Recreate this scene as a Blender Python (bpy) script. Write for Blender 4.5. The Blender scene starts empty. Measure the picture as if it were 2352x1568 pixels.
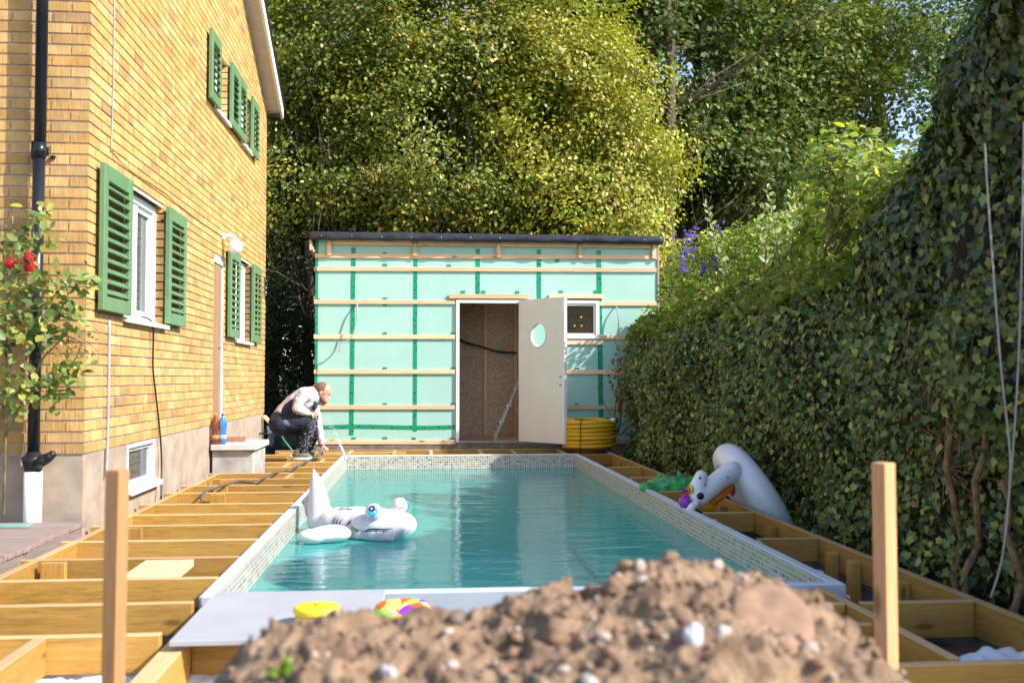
import bpy, math, random
import numpy as np
from mathutils import Vector, Matrix, noise as mnoise
random.seed(7); RNG = np.random.default_rng(11)
SC = bpy.context.scene
COL = SC.collection
PI = math.pi
def rad(a): return math.radians(a)

# ------------------------------------------------------------------ camera
CZ = 1.01
cam_d = bpy.data.cameras.new('camera'); cam = bpy.data.objects.new('camera', cam_d); COL.objects.link(cam)
cam_d.lens = 35.0; cam_d.sensor_width = 36.0
cam_d.clip_start = 0.05; cam_d.clip_end = 2000
YAW, PITCH = rad(5.218), rad(2.053)
cam.location = (0, 0, CZ)
cam.rotation_euler = (PI/2 + PITCH, 0, -YAW)
cam_d.dof.use_dof = True; cam_d.dof.focus_distance = 13.0; cam_d.dof.aperture_fstop = 2.8
SC.camera = cam
# ------------------------------------------------------------------ sky, sun, exposure
SUN_AZ, SUN_EL = rad(62), rad(38)      # azimuth measured from -Y towards +X
sd = Vector((math.sin(SUN_AZ)*math.cos(SUN_EL), -math.cos(SUN_AZ)*math.cos(SUN_EL), math.sin(SUN_EL)))
w = bpy.data.worlds.new('World'); SC.world = w; w.use_nodes = True
nt = w.node_tree; bg = nt.nodes['Background']
sky = nt.nodes.new('ShaderNodeTexSky'); sky.sky_type = 'NISHITA'; sky.sun_disc = False
sky.sun_elevation = SUN_EL
sky.sun_rotation = math.atan2(sd.x, sd.y)
nt.links.new(sky.outputs[0], bg.inputs[0]); bg.inputs[1].default_value = 0.15
sun_d = bpy.data.lights.new('sun', 'SUN'); sun = bpy.data.objects.new('sun', sun_d); COL.objects.link(sun)
sun_d.energy = 4.1; sun_d.angle = rad(0.55); sun_d.color = (1.0, 0.95, 0.87)
sun.rotation_euler = (-sd).to_track_quat('-Z', 'Y').to_euler()
SC.view_settings.view_transform = 'Standard'; SC.view_settings.look = 'None'
SC.view_settings.exposure = 1.04; SC.view_settings.gamma = 1.0
SC.cycles.use_denoising = True
SC.cycles.max_bounces = 8; SC.cycles.transparent_max_bounces = 16; SC.cycles.sample_clamp_indirect = 6

# ------------------------------------------------------------------ picture measurements to places
_f = 2287.0
_c, _s, _cp, _sp = math.cos(YAW), math.sin(YAW), math.cos(PITCH), math.sin(PITCH)
FW = np.array((_s*_cp, _c*_cp, _sp)); RT = np.array((_c, -_s, 0)); UP = np.array((-_s*_sp, -_c*_sp, _cp))
def ray(u, v): return FW + (u-1176)/_f*RT - (v-784)/_f*UP
def onx(u, v, x): d = ray(u, v); t = x/d[0]; return Vector((x, t*d[1], CZ+t*d[2]))
def ony(u, v, y): d = ray(u, v); t = y/d[1]; return Vector((t*d[0], y, CZ+t*d[2]))
def onz(u, v, z): d = ray(u, v); t = (z-CZ)/d[2]; return Vector((t*d[0], t*d[1], z))

# ------------------------------------------------------------------ materials
def new_mat(name):
    m = bpy.data.materials.new(name); m.use_nodes = True
    nt = m.node_tree; b = nt.nodes['Principled BSDF']
    return m, nt, b
def N(nt, t, **kw):
    n = nt.nodes.new(t)
    for k, v in kw.items():
        if k.startswith('i_'):
            key = k[2:]; key = int(key) if key.isdigit() else key
            n.inputs[key].default_value = v
        else: setattr(n, k, v)
    return n
def mixc(nt, fac, a, b, mode='MIX'):
    n = nt.nodes.new('ShaderNodeMix'); n.data_type = 'RGBA'; n.blend_type = mode
    for s, v in ((0, fac), (6, a), (7, b)):
        if isinstance(v, bpy.types.NodeSocket): nt.links.new(v, n.inputs[s])
        else: n.inputs[s].default_value = (*v, 1) if isinstance(v, (tuple, list)) and len(v) == 3 else v
    return n.outputs[2]
def set_stops(n, stops):
    e = n.color_ramp.elements; e[0].position = stops[0][0]; e[1].position = stops[-1][0]
    for p, c in stops[1:-1]: e.new(p)
    for k, (p, c) in enumerate(stops): e[k].position = p; e[k].color = (*c, 1)
def ramp(nt, fac, stops):
    n = nt.nodes.new('ShaderNodeValToRGB'); set_stops(n, stops)
    nt.links.new(fac, n.inputs[0]); return n.outputs[0]
def coords(nt, scale=(1, 1, 1), rot=(0, 0, 0), kind='Object'):
    tc = nt.nodes.new('ShaderNodeTexCoord'); mp = nt.nodes.new('ShaderNodeMapping')
    mp.inputs['Scale'].default_value = scale; mp.inputs['Rotation'].default_value = rot
    nt.links.new(tc.outputs[kind], mp.inputs[0]); return mp.outputs[0]
def tnoise(nt, vec, scale, detail=4, rough=0.55, dist=0.0):
    n = N(nt, 'ShaderNodeTexNoise', i_Scale=scale, i_Detail=detail, i_Roughness=rough, i_Distortion=dist)
    nt.links.new(vec, n.inputs['Vector']); return n.outputs['Fac']
def bump(nt, b, h, strength=0.3, dist=0.01):
    n = N(nt, 'ShaderNodeBump', i_Strength=strength, i_Distance=dist)
    nt.links.new(h, n.inputs['Height']); nt.links.new(n.outputs[0], b.inputs['Normal']); return n
def plain(name, col, rough=0.6, var=0.12, scale=8, bmp=0.15, bscale=60, bdist=0.003, metal=0.0, spec=0.5, coat=0.0):
    m, nt, b = new_mat(name)
    v = coords(nt)
    c2 = tuple(max(0, c*(1-2*var)) for c in col); c3 = tuple(min(1, c*(1+var)) for c in col)
    f = tnoise(nt, v, scale, 5)
    c = ramp(nt, f, [(0.3, c2), (0.7, c3)])
    nt.links.new(c, b.inputs['Base Color'])
    b.inputs['Roughness'].default_value = rough; b.inputs['Metallic'].default_value = metal
    b.inputs['Specular IOR Level'].default_value = spec; b.inputs['Coat Weight'].default_value = coat
    if bmp: bump(nt, b, tnoise(nt, v, bscale, 3), bmp, bdist)
    return m
_wood = {}
def wood(axis, col=(0.40, 0.215, 0.045), tag='', dark=0.5, rough=0.65, knots=True):
    """sawn timber, grain along the given axis"""
    key = (axis, col, tag)
    if key in _wood: return _wood[key]
    m, nt, b = new_mat('timber_' + (tag or 'treated') + '_' + axis)
    sc = [1.0, 1.0, 1.0]; sc['xyz'.index(axis)] = 0.07
    oi = N(nt, 'ShaderNodeObjectInfo')
    tc = nt.nodes.new('ShaderNodeTexCoord'); add = N(nt, 'ShaderNodeVectorMath', operation='ADD')
    mul = N(nt, 'ShaderNodeMath', operation='MULTIPLY', i_1=37.0); nt.links.new(oi.outputs['Random'], mul.inputs[0])
    nt.links.new(tc.outputs['Object'], add.inputs[0]); nt.links.new(mul.outputs[0], add.inputs[1])
    mp = nt.nodes.new('ShaderNodeMapping'); mp.inputs['Scale'].default_value = sc
    nt.links.new(add.outputs[0], mp.inputs[0]); v = mp.outputs[0]
    g = tnoise(nt, v, 70, 7, 0.7, 0.9)
    g2 = tnoise(nt, v, 9, 3, 0.5, 0.3)
    c = ramp(nt, g, [(0.3, tuple(x*dark for x in col)), (0.55, col), (0.75, tuple(min(1, x*1.28) for x in col))])
    c = mixc(nt, ramp(nt, g2, [(0.35, (0, 0, 0)), (0.7, (0.55, 0.55, 0.55))]), c, tuple(min(1, x*y) for x, y in zip(col, (1.25, 1.3, 1.6))))
    if knots:
        sk = [1.0, 1.0, 1.0]; sk['xyz'.index(axis)] = 0.35
        mk = nt.nodes.new('ShaderNodeMapping'); mk.inputs['Scale'].default_value = sk
        nt.links.new(add.outputs[0], mk.inputs[0])
        vo = N(nt, 'ShaderNodeTexVoronoi', i_Scale=7.0); nt.links.new(mk.outputs[0], vo.inputs['Vector'])
        kf = ramp(nt, vo.outputs['Distance'], [(0.07, (1, 1, 1)), (0.15, (0, 0, 0))])
        c = mixc(nt, kf, c, tuple(x*0.42 for x in col))
    tint = N(nt, 'ShaderNodeHueSaturation'); nt.links.new(c, tint.inputs['Color'])
    mr = N(nt, 'ShaderNodeMapRange', i_3=0.78, i_4=1.22); nt.links.new(oi.outputs['Random'], mr.inputs[0]); nt.links.new(mr.outputs[0], tint.inputs['Value'])
    nt.links.new(tint.outputs[0], b.inputs['Base Color'])
    b.inputs['Roughness'].default_value = rough; b.inputs['Specular IOR Level'].default_value = 0.35
    bump(nt, b, g, 0.25, 0.003)
    _wood[key] = m; return m
def leaf_mat(name, transl=0.35, rough=0.45, spec=0.4, gain=1.0):
    """leaf whose colour sits in the 'col' attribute (one colour per leaf)"""
    m, nt, b = new_mat(name)
    at = N(nt, 'ShaderNodeAttribute', attribute_name='col')
    nt.links.new(at.outputs['Color'], b.inputs['Base Color'])
    b.inputs['Roughness'].default_value = rough; b.inputs['Specular IOR Level'].default_value = spec
    tr = N(nt, 'ShaderNodeBsdfTranslucent')
    t = mixc(nt, 1.0, at.outputs['Color'], (1.5, 1.6, 0.55), 'MULTIPLY'); nt.links.new(t, tr.inputs[0])
    mx = N(nt, 'ShaderNodeMixShader', i_0=transl)
    nt.links.new(b.outputs[0], mx.inputs[1]); nt.links.new(tr.outputs[0], mx.inputs[2])
    nt.links.new(mx.outputs[0], nt.nodes['Material Output'].inputs[0])
    return m
def attr_mat(name, rough=0.7, bmp=0.3, bscale=(60, 60, 60), spec=0.4, varc=0.15, nscale=14, bdist=0.004):
    m, nt, b = new_mat(name)
    at = N(nt, 'ShaderNodeAttribute', attribute_name='col')
    v = coords(nt)
    f = tnoise(nt, v, nscale, 6, 0.6)
    c = mixc(nt, 1.0, at.outputs['Color'], ramp(nt, f, [(0.3, (1-2*varc,)*3), (0.7, (1+varc,)*3)]), 'MULTIPLY')
    nt.links.new(c, b.inputs['Base Color'])
    b.inputs['Roughness'].default_value = rough; b.inputs['Specular IOR Level'].default_value = spec
    if bmp:
        vb = coords(nt, bscale); bump(nt, b, tnoise(nt, vb, 1.0, 4), bmp, bdist)
    return m

# ------------------------------------------------------------------ mesh helpers
class MB:
    def __init__(s): s.v = []; s.f = []; s.c = []; s.m = []
    def add(s, vs, fs, col=None, mi=0):
        o = len(s.v); s.v += [tuple(p) for p in vs]; s.f += [tuple(i+o for i in f) for f in fs]
        s.c += [col or (1, 1, 1)]*len(vs); s.m += [mi]*len(fs); return s
    def box(s, x0, x1, y0, y1, z0, z1, col=None, mi=0, ch=0.0):
        if ch <= 0:
            vs = [(x, y, z) for x in (x0, x1) for y in (y0, y1) for z in (z0, z1)]
            fs = [(0, 1, 3, 2), (4, 6, 7, 5), (0, 4, 5, 1), (2, 3, 7, 6), (0, 2, 6, 4), (1, 5, 7, 3)]
            return s.add(vs, fs, col, mi)
        return s.obox(Vector(((x0+x1)/2, (y0+y1)/2, (z0+z1)/2)), Vector(((x1-x0)/2, 0, 0)), Vector((0, (y1-y0)/2, 0)), Vector((0, 0, (z1-z0)/2)), col, mi, ch)
    def obox(s, c, a, b, d, col=None, mi=0, ch=0.0):
        """box from centre and three half-vectors, edges chamfered by ch"""
        c = Vector(c); ax = [Vector(a), Vector(b), Vector(d)]; L = [v.length for v in ax]
        ch = min(ch, *(l*0.45 for l in L))
        if ch <= 0:
            vs = [c+i*ax[0]+j*ax[1]+k*ax[2] for i in (-1, 1) for j in (-1, 1) for k in (-1, 1)]
            return s.add(vs, [(0, 1, 3, 2), (4, 6, 7, 5), (0, 4, 5, 1), (2, 3, 7, 6), (0, 2, 6, 4), (1, 5, 7, 3)], col, mi)
        u = [v.normalized() for v in ax]; vs = []; idx = {}
        for i in (-1, 1):
            for j in (-1, 1):
                for k in (-1, 1):
                    sg = (i, j, k)
                    for n in range(3):
                        p = c.copy()
                        for q in range(3): p += u[q]*sg[q]*(L[q]-(0 if q == n else ch))
                        idx[(i, j, k, n)] = len(vs); vs.append(p)
        fs = []
        for n in range(3):
            q, r = (n+1) % 3, (n+2) % 3
            for sg in (-1, 1):
                loop = []
                for (a1, b1) in ((-1, -1), (1, -1), (1, 1), (-1, 1)):
                    t = [0, 0, 0]; t[n] = sg; t[q] = a1; t[r] = b1; loop.append(idx[(*t, n)])
                fs.append(tuple(loop if sg > 0 else loop[::-1]))
        for n in range(3):      # edge chamfers along axis n
            q, r = (n+1) % 3, (n+2) % 3
            for a1 in (-1, 1):
                for b1 in (-1, 1):
                    t0 = [0, 0, 0]; t1 = [0, 0, 0]
                    t0[n] = -1; t1[n] = 1; t0[q] = t1[q] = a1; t0[r] = t1[r] = b1
                    l = [idx[(*t0, q)], idx[(*t1, q)], idx[(*t1, r)], idx[(*t0, r)]]
                    fs.append(tuple(l if a1*b1 < 0 else l[::-1]))
        for i in (-1, 1):
            for j in (-1, 1):
                for k in (-1, 1):
                    l = [idx[(i, j, k, 0)], idx[(i, j, k, 1)], idx[(i, j, k, 2)]]
                    fs.append(tuple(l if i*j*k > 0 else l[::-1]))
        return s.add(vs, fs, col, mi)
    def bar(s, p, q, w, h, up=(0, 0, 1), col=None, mi=0, ch=0.0):
        p = Vector(p); q = Vector(q); d = q-p; L = d.length; d.normalize()
        sd_ = d.cross(Vector(up)).normalized(); u2 = sd_.cross(d).normalized()
        return s.obox((p+q)/2, d*L/2, sd_*w/2, u2*h/2, col, mi, ch)
    def tube(s, pts, r, n=10, caps=True, col=None, mi=0, closed=False, wob=None):
        pts = [Vector(p) for p in pts]; M = len(pts)
        rs = r if isinstance(r, (list, tuple)) else [r]*M
        vs = []; t0 = (pts[1]-pts[0]).normalized()
        ref = Vector((0, 0, 1)) if abs(t0.z) < 0.9 else Vector((1, 0, 0))
        nrm = t0.cross(ref).normalized()
        for i in range(M):
            if closed: t = (pts[(i+1) % M]-pts[i-1]).normalized()
            else: t = (pts[min(i+1, M-1)]-pts[max(i-1, 0)]).normalized()
            nrm = (nrm - t*nrm.dot(t)).normalized(); bn = t.cross(nrm)
            for k in range(n):
                a = 2*PI*k/n; rr = rs[i]*(wob(i, k, n) if wob else 1)
                vs.append(pts[i]+(nrm*math.cos(a)+bn*math.sin(a))*rr)
        fs = []
        for i in range(M if closed else M-1):
            j = (i+1) % M
            for k in range(n):
                k2 = (k+1) % n; fs.append((i*n+k, i*n+k2, j*n+k2, j*n+k))
        if caps and not closed: fs += [tuple(range(n))[::-1], tuple((M-1)*n+k for k in range(n))]
        return s.add(vs, fs, col, mi)
    def lathe(s, c, prof, n=24, axis=(0, 0, 1), col=None, mi=0):
        """profile [(radius, height)] turned about an axis"""
        c = Vector(c); ax = Vector(axis).normalized()
        ref = Vector((1, 0, 0)) if abs(ax.x) < 0.9 else Vector((0, 1, 0))
        u = ax.cross(ref).normalized(); v = ax.cross(u); vs = []; fs = []
        for r, h in prof:
            for k in range(n):
                a = 2*PI*k/n; vs.append(c+ax*h+(u*math.cos(a)+v*math.sin(a))*max(r, 1e-4))
        for i in range(len(prof)-1):
            for k in range(n):
                k2 = (k+1) % n; fs.append((i*n+k, i*n+k2, (i+1)*n+k2, (i+1)*n+k))
        fs += [tuple(range(n))[::-1], tuple((len(prof)-1)*n+k for k in range(n))]
        return s.add(vs, fs, col, mi)
    def ball(s, c, r, n=14, m=9, rot=None, col=None, mi=0, jit=0.0):
        c = Vector(c); r = (r, r, r) if isinstance(r, (int, float)) else r
        R = rot or Matrix.Identity(3); vs = [c+R@Vector((0, 0, r[2]))]; fs = []
        for i in range(1, m):
            th = PI*i/m
            for k in range(n):
                a = 2*PI*k/n; j = 1+random.uniform(-jit, jit)
                vs.append(c+R@Vector((r[0]*math.sin(th)*math.cos(a)*j, r[1]*math.sin(th)*math.sin(a)*j, r[2]*math.cos(th)*j)))
        vs.append(c+R@Vector((0, 0, -r[2]))); L = len(vs)-1
        for k in range(n): fs.append((0, 1+k, 1+(k+1) % n))
        for i in range(m-2):
            for k in range(n):
                k2 = (k+1) % n; fs.append((1+i*n+k, 1+(i+1)*n+k, 1+(i+1)*n+k2, 1+i*n+k2))
        for k in range(n): fs.append((L, 1+(m-2)*n+(k+1) % n, 1+(m-2)*n+k))
        return s.add(vs, fs, col, mi)
    def chain(s, pts, rs, n=12):
        """overlapping balls and cones: fused later by a voxel remesh"""
        pts = [Vector(p) for p in pts]
        for i, p in enumerate(pts): s.ball(p, rs[i]*1.0, n, 8)
        for i in range(len(pts)-1):
            if (pts[i+1]-pts[i]).length > 1e-5: s.tube([pts[i], pts[i+1]], [rs[i], rs[i+1]], n)
        return s
    def build(s, name, mat, parent=None, smooth=False, remesh=None, smooth_it=4):
        me = bpy.data.meshes.new(name); L = Vector(parent.matrix_basis.translation) if parent else Vector((0, 0, 0))
        if parent is not None and parent.parent is not None: L = L + parent.parent.matrix_basis.translation
        root = parent
        o = bpy.data.objects.new(name, me)
        base = Vector((0, 0, 0))
        if parent is None:
            a = np.array(s.v); base = Vector(((a[:, 0].min()+a[:, 0].max())/2, (a[:, 1].min()+a[:, 1].max())/2, a[:, 2].min())); o.location = base
        off = (L if parent is not None else base)
        me.from_pydata([(p[0]-off[0], p[1]-off[1], p[2]-off[2]) for p in s.v], [], s.f)
        mats = mat if isinstance(mat, (list, tuple)) else [mat]
        for m in mats: me.materials.append(m)
        if len(mats) > 1: me.polygons.foreach_set('material_index', s.m)
        ca = me.color_attributes.new('col', 'FLOAT_COLOR', 'POINT')
        ca.data.foreach_set('color', np.array([(*c, 1) for c in s.c], dtype=np.float32).ravel())
        if smooth: me.polygons.foreach_set('use_smooth', [True]*len(me.polygons))
        me.update(); COL.objects.link(o)
        if parent is not None: o.parent = parent
        if remesh:
            rm = o.modifiers.new('fuse', 'REMESH'); rm.mode = 'VOXEL'; rm.voxel_size = remesh; rm.use_smooth_shade = True
            sm = o.modifiers.new('relax', 'SMOOTH'); sm.factor = 0.5; sm.iterations = smooth_it
        return o
def thing(name, label, cat, loc, group=None):
    o = bpy.data.objects.new(name, None); COL.objects.link(o); o.location = loc; o.empty_display_size = 0.1
    o['label'] = label; o['category'] = cat
    if group: o['group'] = group
    return o
def tag(o, label=None, cat=None, group=None, kind=None):
    if label: o['label'] = label
    if cat: o['category'] = cat
    if group: o['group'] = group
    if kind: o['kind'] = kind
    return o
def np_mesh(name, V, F_n, idx, mats, parent=None, cols=None, smooth=False, matidx=None, loc=(0, 0, 0)):
    """mesh from numpy: V (n,3), F_n loop totals, idx flat loop indices"""
    me = bpy.data.meshes.new(name)
    off = np.array(parent.location if parent is not None else loc, dtype=np.float64)
    V = V-off
    me.vertices.add(len(V)); me.vertices.foreach_set('co', V.astype(np.float32).ravel())
    me.loops.add(len(idx)); me.loops.foreach_set('vertex_index', idx.astype(np.int32))
    me.polygons.add(len(F_n)); st = np.concatenate(([0], np.cumsum(F_n)[:-1]))
    me.polygons.foreach_set('loop_start', st.astype(np.int32)); me.polygons.foreach_set('loop_total', F_n.astype(np.int32))
    for m in (mats if isinstance(mats, (list, tuple)) else [mats]): me.materials.append(m)
    if matidx is not None: me.polygons.foreach_set('material_index', matidx.astype(np.int32))
    if smooth: me.polygons.foreach_set('use_smooth', np.ones(len(F_n), bool))
    me.update(calc_edges=True)
    if cols is not None:
        ca = me.color_attributes.new('col', 'FLOAT_COLOR', 'POINT')
        ca.data.foreach_set('color', np.c_[cols, np.ones(len(cols))].astype(np.float32).ravel())
    o = bpy.data.objects.new(name, me); COL.objects.link(o)
    if parent is not None: o.parent = parent
    else: o.location = loc
    return o
T_OVAL = (np.array([(0, 0, 0), (.28, .30, .07), (.68, .28, .06), (1, 0, 0), (.68, -.28, .06), (.28, -.30, .07)], float), [(0, 1, 2, 3), (0, 3, 4, 5)])
T_ROUND = (np.array([(0, 0, 0), (.12, .36, .06), (.55, .47, .08), (.82, .28, .03), (1, 0, -.04), (.82, -.28, .03), (.55, -.47, .08), (.12, -.36, .06)], float), [(0, 1, 2, 3, 4), (0, 4, 5, 6, 7)])
T_LONG = (np.array([(0, 0, 0), (.3, .17, .05), (.7, .15, .04), (1, 0, -.03), (.7, -.15, .04), (.3, -.17, .05)], float), [(0, 1, 2, 3), (0, 3, 4, 5)])
T_IVY = (np.array([(.30, 0, -.03), (.05, .12, .03), (-.03, .36, .12), (.24, .33, .07), (.50, .45, .13), (.62, .26, .05), (.95, 0, -.12), (.62, -.24, .05), (.47, -.42, .10), (.24, -.31, .06), (-.03, -.38, .10), (.05, -.12, .03)], float),
         [(0, k, k+1) for k in range(1, 11)] + [(0, 11, 1)])
T_MAPLE = (np.array([(.35, 0, .03), (0, .05, 0), (.05, .45, .05), (.3, .28, .02), (.62, .48, .05), (.6, .17, .02), (1, 0, -.02), (.6, -.17, .02), (.62, -.48, .05), (.3, -.28, .02), (.05, -.45, .05), (0, -.05, 0)], float),
           [(0, 2, 3), (0, 3, 4), (0, 4, 5), (0, 5, 6), (0, 6, 7), (0, 7, 8), (0, 8, 9), (0, 9, 10), (0, 10, 1, 2)])
def leaves(name, P, Nn, S, C, tmpl, mat, parent=None, loc=(0, 0, 0), droop=None):
    """many leaf faces: positions, normals, sizes, colours"""
    tv, tf = tmpl; n = len(P)
    Nn = Nn/np.maximum(np.linalg.norm(Nn, axis=1, keepdims=True), 1e-6)
    R = RNG.normal(size=(n, 3))
    if droop is not None: R = R*0.6+np.array((0, 0, -droop))
    T = R-Nn*(R*Nn).sum(1, keepdims=True); T /= np.maximum(np.linalg.norm(T, axis=1, keepdims=True), 1e-6)
    B = np.cross(Nn, T)
    V = P[:, None, :]+S[:, None, None]*(tv[None, :, 0:1]*T[:, None, :]+tv[None, :, 1:2]*B[:, None, :]+tv[None, :, 2:3]*Nn[:, None, :])
    k = len(tv); V = V.reshape(-1, 3)
    base = np.arange(n)*k
    flat = np.concatenate([np.array(f) for f in tf]); tot = np.array([len(f) for f in tf])
    idx = (base[:, None]+flat[None, :]).ravel(); F_n = np.tile(tot, n)
    return np_mesh(name, V, F_n, idx, mat, parent, np.repeat(C, k, axis=0), loc=loc)
def lump(P, s=1.0, ph=0.0):
    """cheap smooth 3-D noise for clumps and gaps, about -1..1"""
    x, y, z = (P*s).T
    return (np.sin(x*1.7+ph+1.3*np.sin(y*1.1+ph))+np.sin(y*2.1+ph*2+1.1*np.sin(z*1.3))+np.sin(z*1.9+ph*3+1.2*np.sin(x*1.5-ph)))/2.2
def leafcols(n, base, alts, spread=0.22, cl=None):
    """leaf colours: mix of a few tints with per-leaf brightness"""
    pal = np.array([base]+[a[0] for a in alts]); pr = np.array([1-sum(a[1] for a in alts)]+[a[1] for a in alts])
    k = RNG.choice(len(pal), size=n, p=pr); c = pal[k]*(1+RNG.normal(0, spread, size=(n, 1)))
    if cl is not None: c = c*cl[:, None]
    return np.clip(c, 0.004, 0.9)

# ------------------------------------------------------------------ shared materials
M_BRICK = attr_mat('brick_yellow', 0.75, 0.9, (90, 90, 8), 0.25, 0.13, 7, 0.006)
M_MORTAR = plain('mortar', (0.52, 0.44, 0.38), 0.9, 0.15, 20, 0.6, 150, 0.004)
M_PLINTH = plain('plinth_render', (0.42, 0.33, 0.255), 0.9, 0.14, 5, 0.8, 260, 0.004)
M_WHITE = plain('white_paint', (0.83, 0.83, 0.84), 0.4, 0.02, 6, 0.03, 60, 0.001)
M_DOORLEAF = plain('door_offwhite', (0.82, 0.79, 0.74), 0.5, 0.02, 3, 0.05, 300, 0.001)
M_GREEN = plain('shutter_green', (0.125, 0.235, 0.11), 0.45, 0.08, 9, 0.08, 80, 0.002)
M_BLACK = plain('black_plastic', (0.012, 0.012, 0.014), 0.45, 0.2, 8, 0.1, 60)
M_PIPE = plain('graphite_pipe', (0.018, 0.024, 0.035), 0.28, 0.15, 5, 0.02, 30, 0.001, 0.3)
M_ROOFM = plain('roof_felt', (0.03, 0.033, 0.045), 0.32, 0.2, 6, 0.5, 7, 0.02)
M_SOFFIT = plain('soffit_boards', (0.62, 0.56, 0.48), 0.7, 0.06, 6, 0.1, 40)
M_CONC = plain('concrete', (0.46, 0.43, 0.40), 0.9, 0.2, 6, 0.6, 120, 0.005)
M_STEEL = plain('pool_steel', (0.50, 0.56, 0.64), 0.35, 0.05, 4, 0.03, 30, 0.001, 0.2)
M_RIM = plain('pool_rim', (0.66, 0.70, 0.78), 0.4, 0.05, 5, 0.05, 50, 0.001)
M_PANEL = plain('green_panel', (0.345, 0.575, 0.515), 0.55, 0.03, 1.3, 0.05, 40, 0.001)
M_GREY = plain('grey_plastic', (0.35, 0.36, 0.38), 0.5, 0.08)
M_ALU = plain('aluminium', (0.62, 0.63, 0.65), 0.35, 0.04, 8, 0.05, 40, 0.001, 0.8)
M_BARK = plain('bark', (0.12, 0.085, 0.06), 0.9, 0.3, 10, 1.0, 25, 0.03)
M_TWIG = plain('twig', (0.16, 0.10, 0.05), 0.8, 0.3, 20, 0.3, 60)
M_SOIL = plain('dark_soil', (0.085, 0.06, 0.045), 0.95, 0.35, 6, 1.0, 35, 0.03)
M_CLOTH = plain('white_fabric', (0.75, 0.76, 0.80), 0.8, 0.06, 6, 0.6, 30, 0.02)
M_PINE_X = wood('x', (0.72, 0.47, 0.27), 'pine', 0.8, 0.7)
M_PINE_Z = wood('z', (0.66, 0.42, 0.23), 'pine', 0.8, 0.7)
M_PINE_Y = wood('y', (0.68, 0.44, 0.25), 'pine', 0.8, 0.7)
TX, TY, TZ = wood('x'), wood('y'), wood('z')
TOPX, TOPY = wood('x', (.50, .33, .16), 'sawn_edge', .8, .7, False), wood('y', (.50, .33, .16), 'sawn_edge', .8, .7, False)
def glass_mat(name, tint=(0.02, 0.025, 0.03), clear=0.0):
    m, nt, b = new_mat(name)
    b.inputs['Base Color'].default_value = (*tint, 1); b.inputs['Roughness'].default_value = 0.03
    b.inputs['Specular IOR Level'].default_value = 0.8
    if clear:
        tr = N(nt, 'ShaderNodeBsdfTransparent'); tr.inputs[0].default_value = (0.85, 0.9, 0.9, 1)
        mx = N(nt, 'ShaderNodeMixShader', i_0=clear)
        nt.links.new(b.outputs[0], mx.inputs[1]); nt.links.new(tr.outputs[0], mx.inputs[2]); nt.links.new(mx.outputs[0], nt.nodes['Material Output'].inputs[0])
    return m
M_GLASS = glass_mat('window_glass', (0.03, 0.035, 0.035), 0.7)
M_GLASSD = glass_mat('house_glass', (0.10, 0.12, 0.13), 0.3)

# ================================================================== THE SETTING
GZ = -0.27
def ground():
    n = 60; xs = np.r_[-400, -120, -40, np.linspace(-12, 16, n), 40, 120, 400]; ys = np.r_[-200, -60, -15, np.linspace(-4, 26, n), 45, 120, 400]
    X, Y = np.meshgrid(xs, ys); near = (np.abs(X-2) < 14) & (Y > -4.1) & (Y < 26.1)
    Z = GZ+np.where(near, 0.02*np.sin(X*3.1+Y)*np.sin(Y*2.3-X)+0.015*np.sin(X*7.7)*np.sin(Y*6.1), 0)
    Z = np.where((X > -1.12) & (X < 2.2) & (Y > 4.6) & (Y < 13.2), -2.2, Z)
    V = np.c_[X.ravel(), Y.ravel(), Z.ravel()]; h, wd = X.shape
    q = np.array([(r*wd+c, r*wd+c+1, (r+1)*wd+c+1, (r+1)*wd+c) for r in range(h-1) for c in range(wd-1)])
    m, nt, b = new_mat('ground_soil'); v = coords(nt)
    c = ramp(nt, tnoise(nt, v, 1.4, 8, 0.65), [(0.3, (0.05, 0.036, 0.026)), (0.55, (0.13, 0.10, 0.075)), (0.72, (0.22, 0.18, 0.14))])
    nt.links.new(c, b.inputs['Base Color']); b.inputs['Roughness'].default_value = 0.95
    bump(nt, b, tnoise(nt, v, 25, 6), 1.0, 0.03)
    o = np_mesh('ground', V, np.full(len(q), 4), q.ravel(), m, smooth=True); tag(o, kind='structure')
ground()

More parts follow.
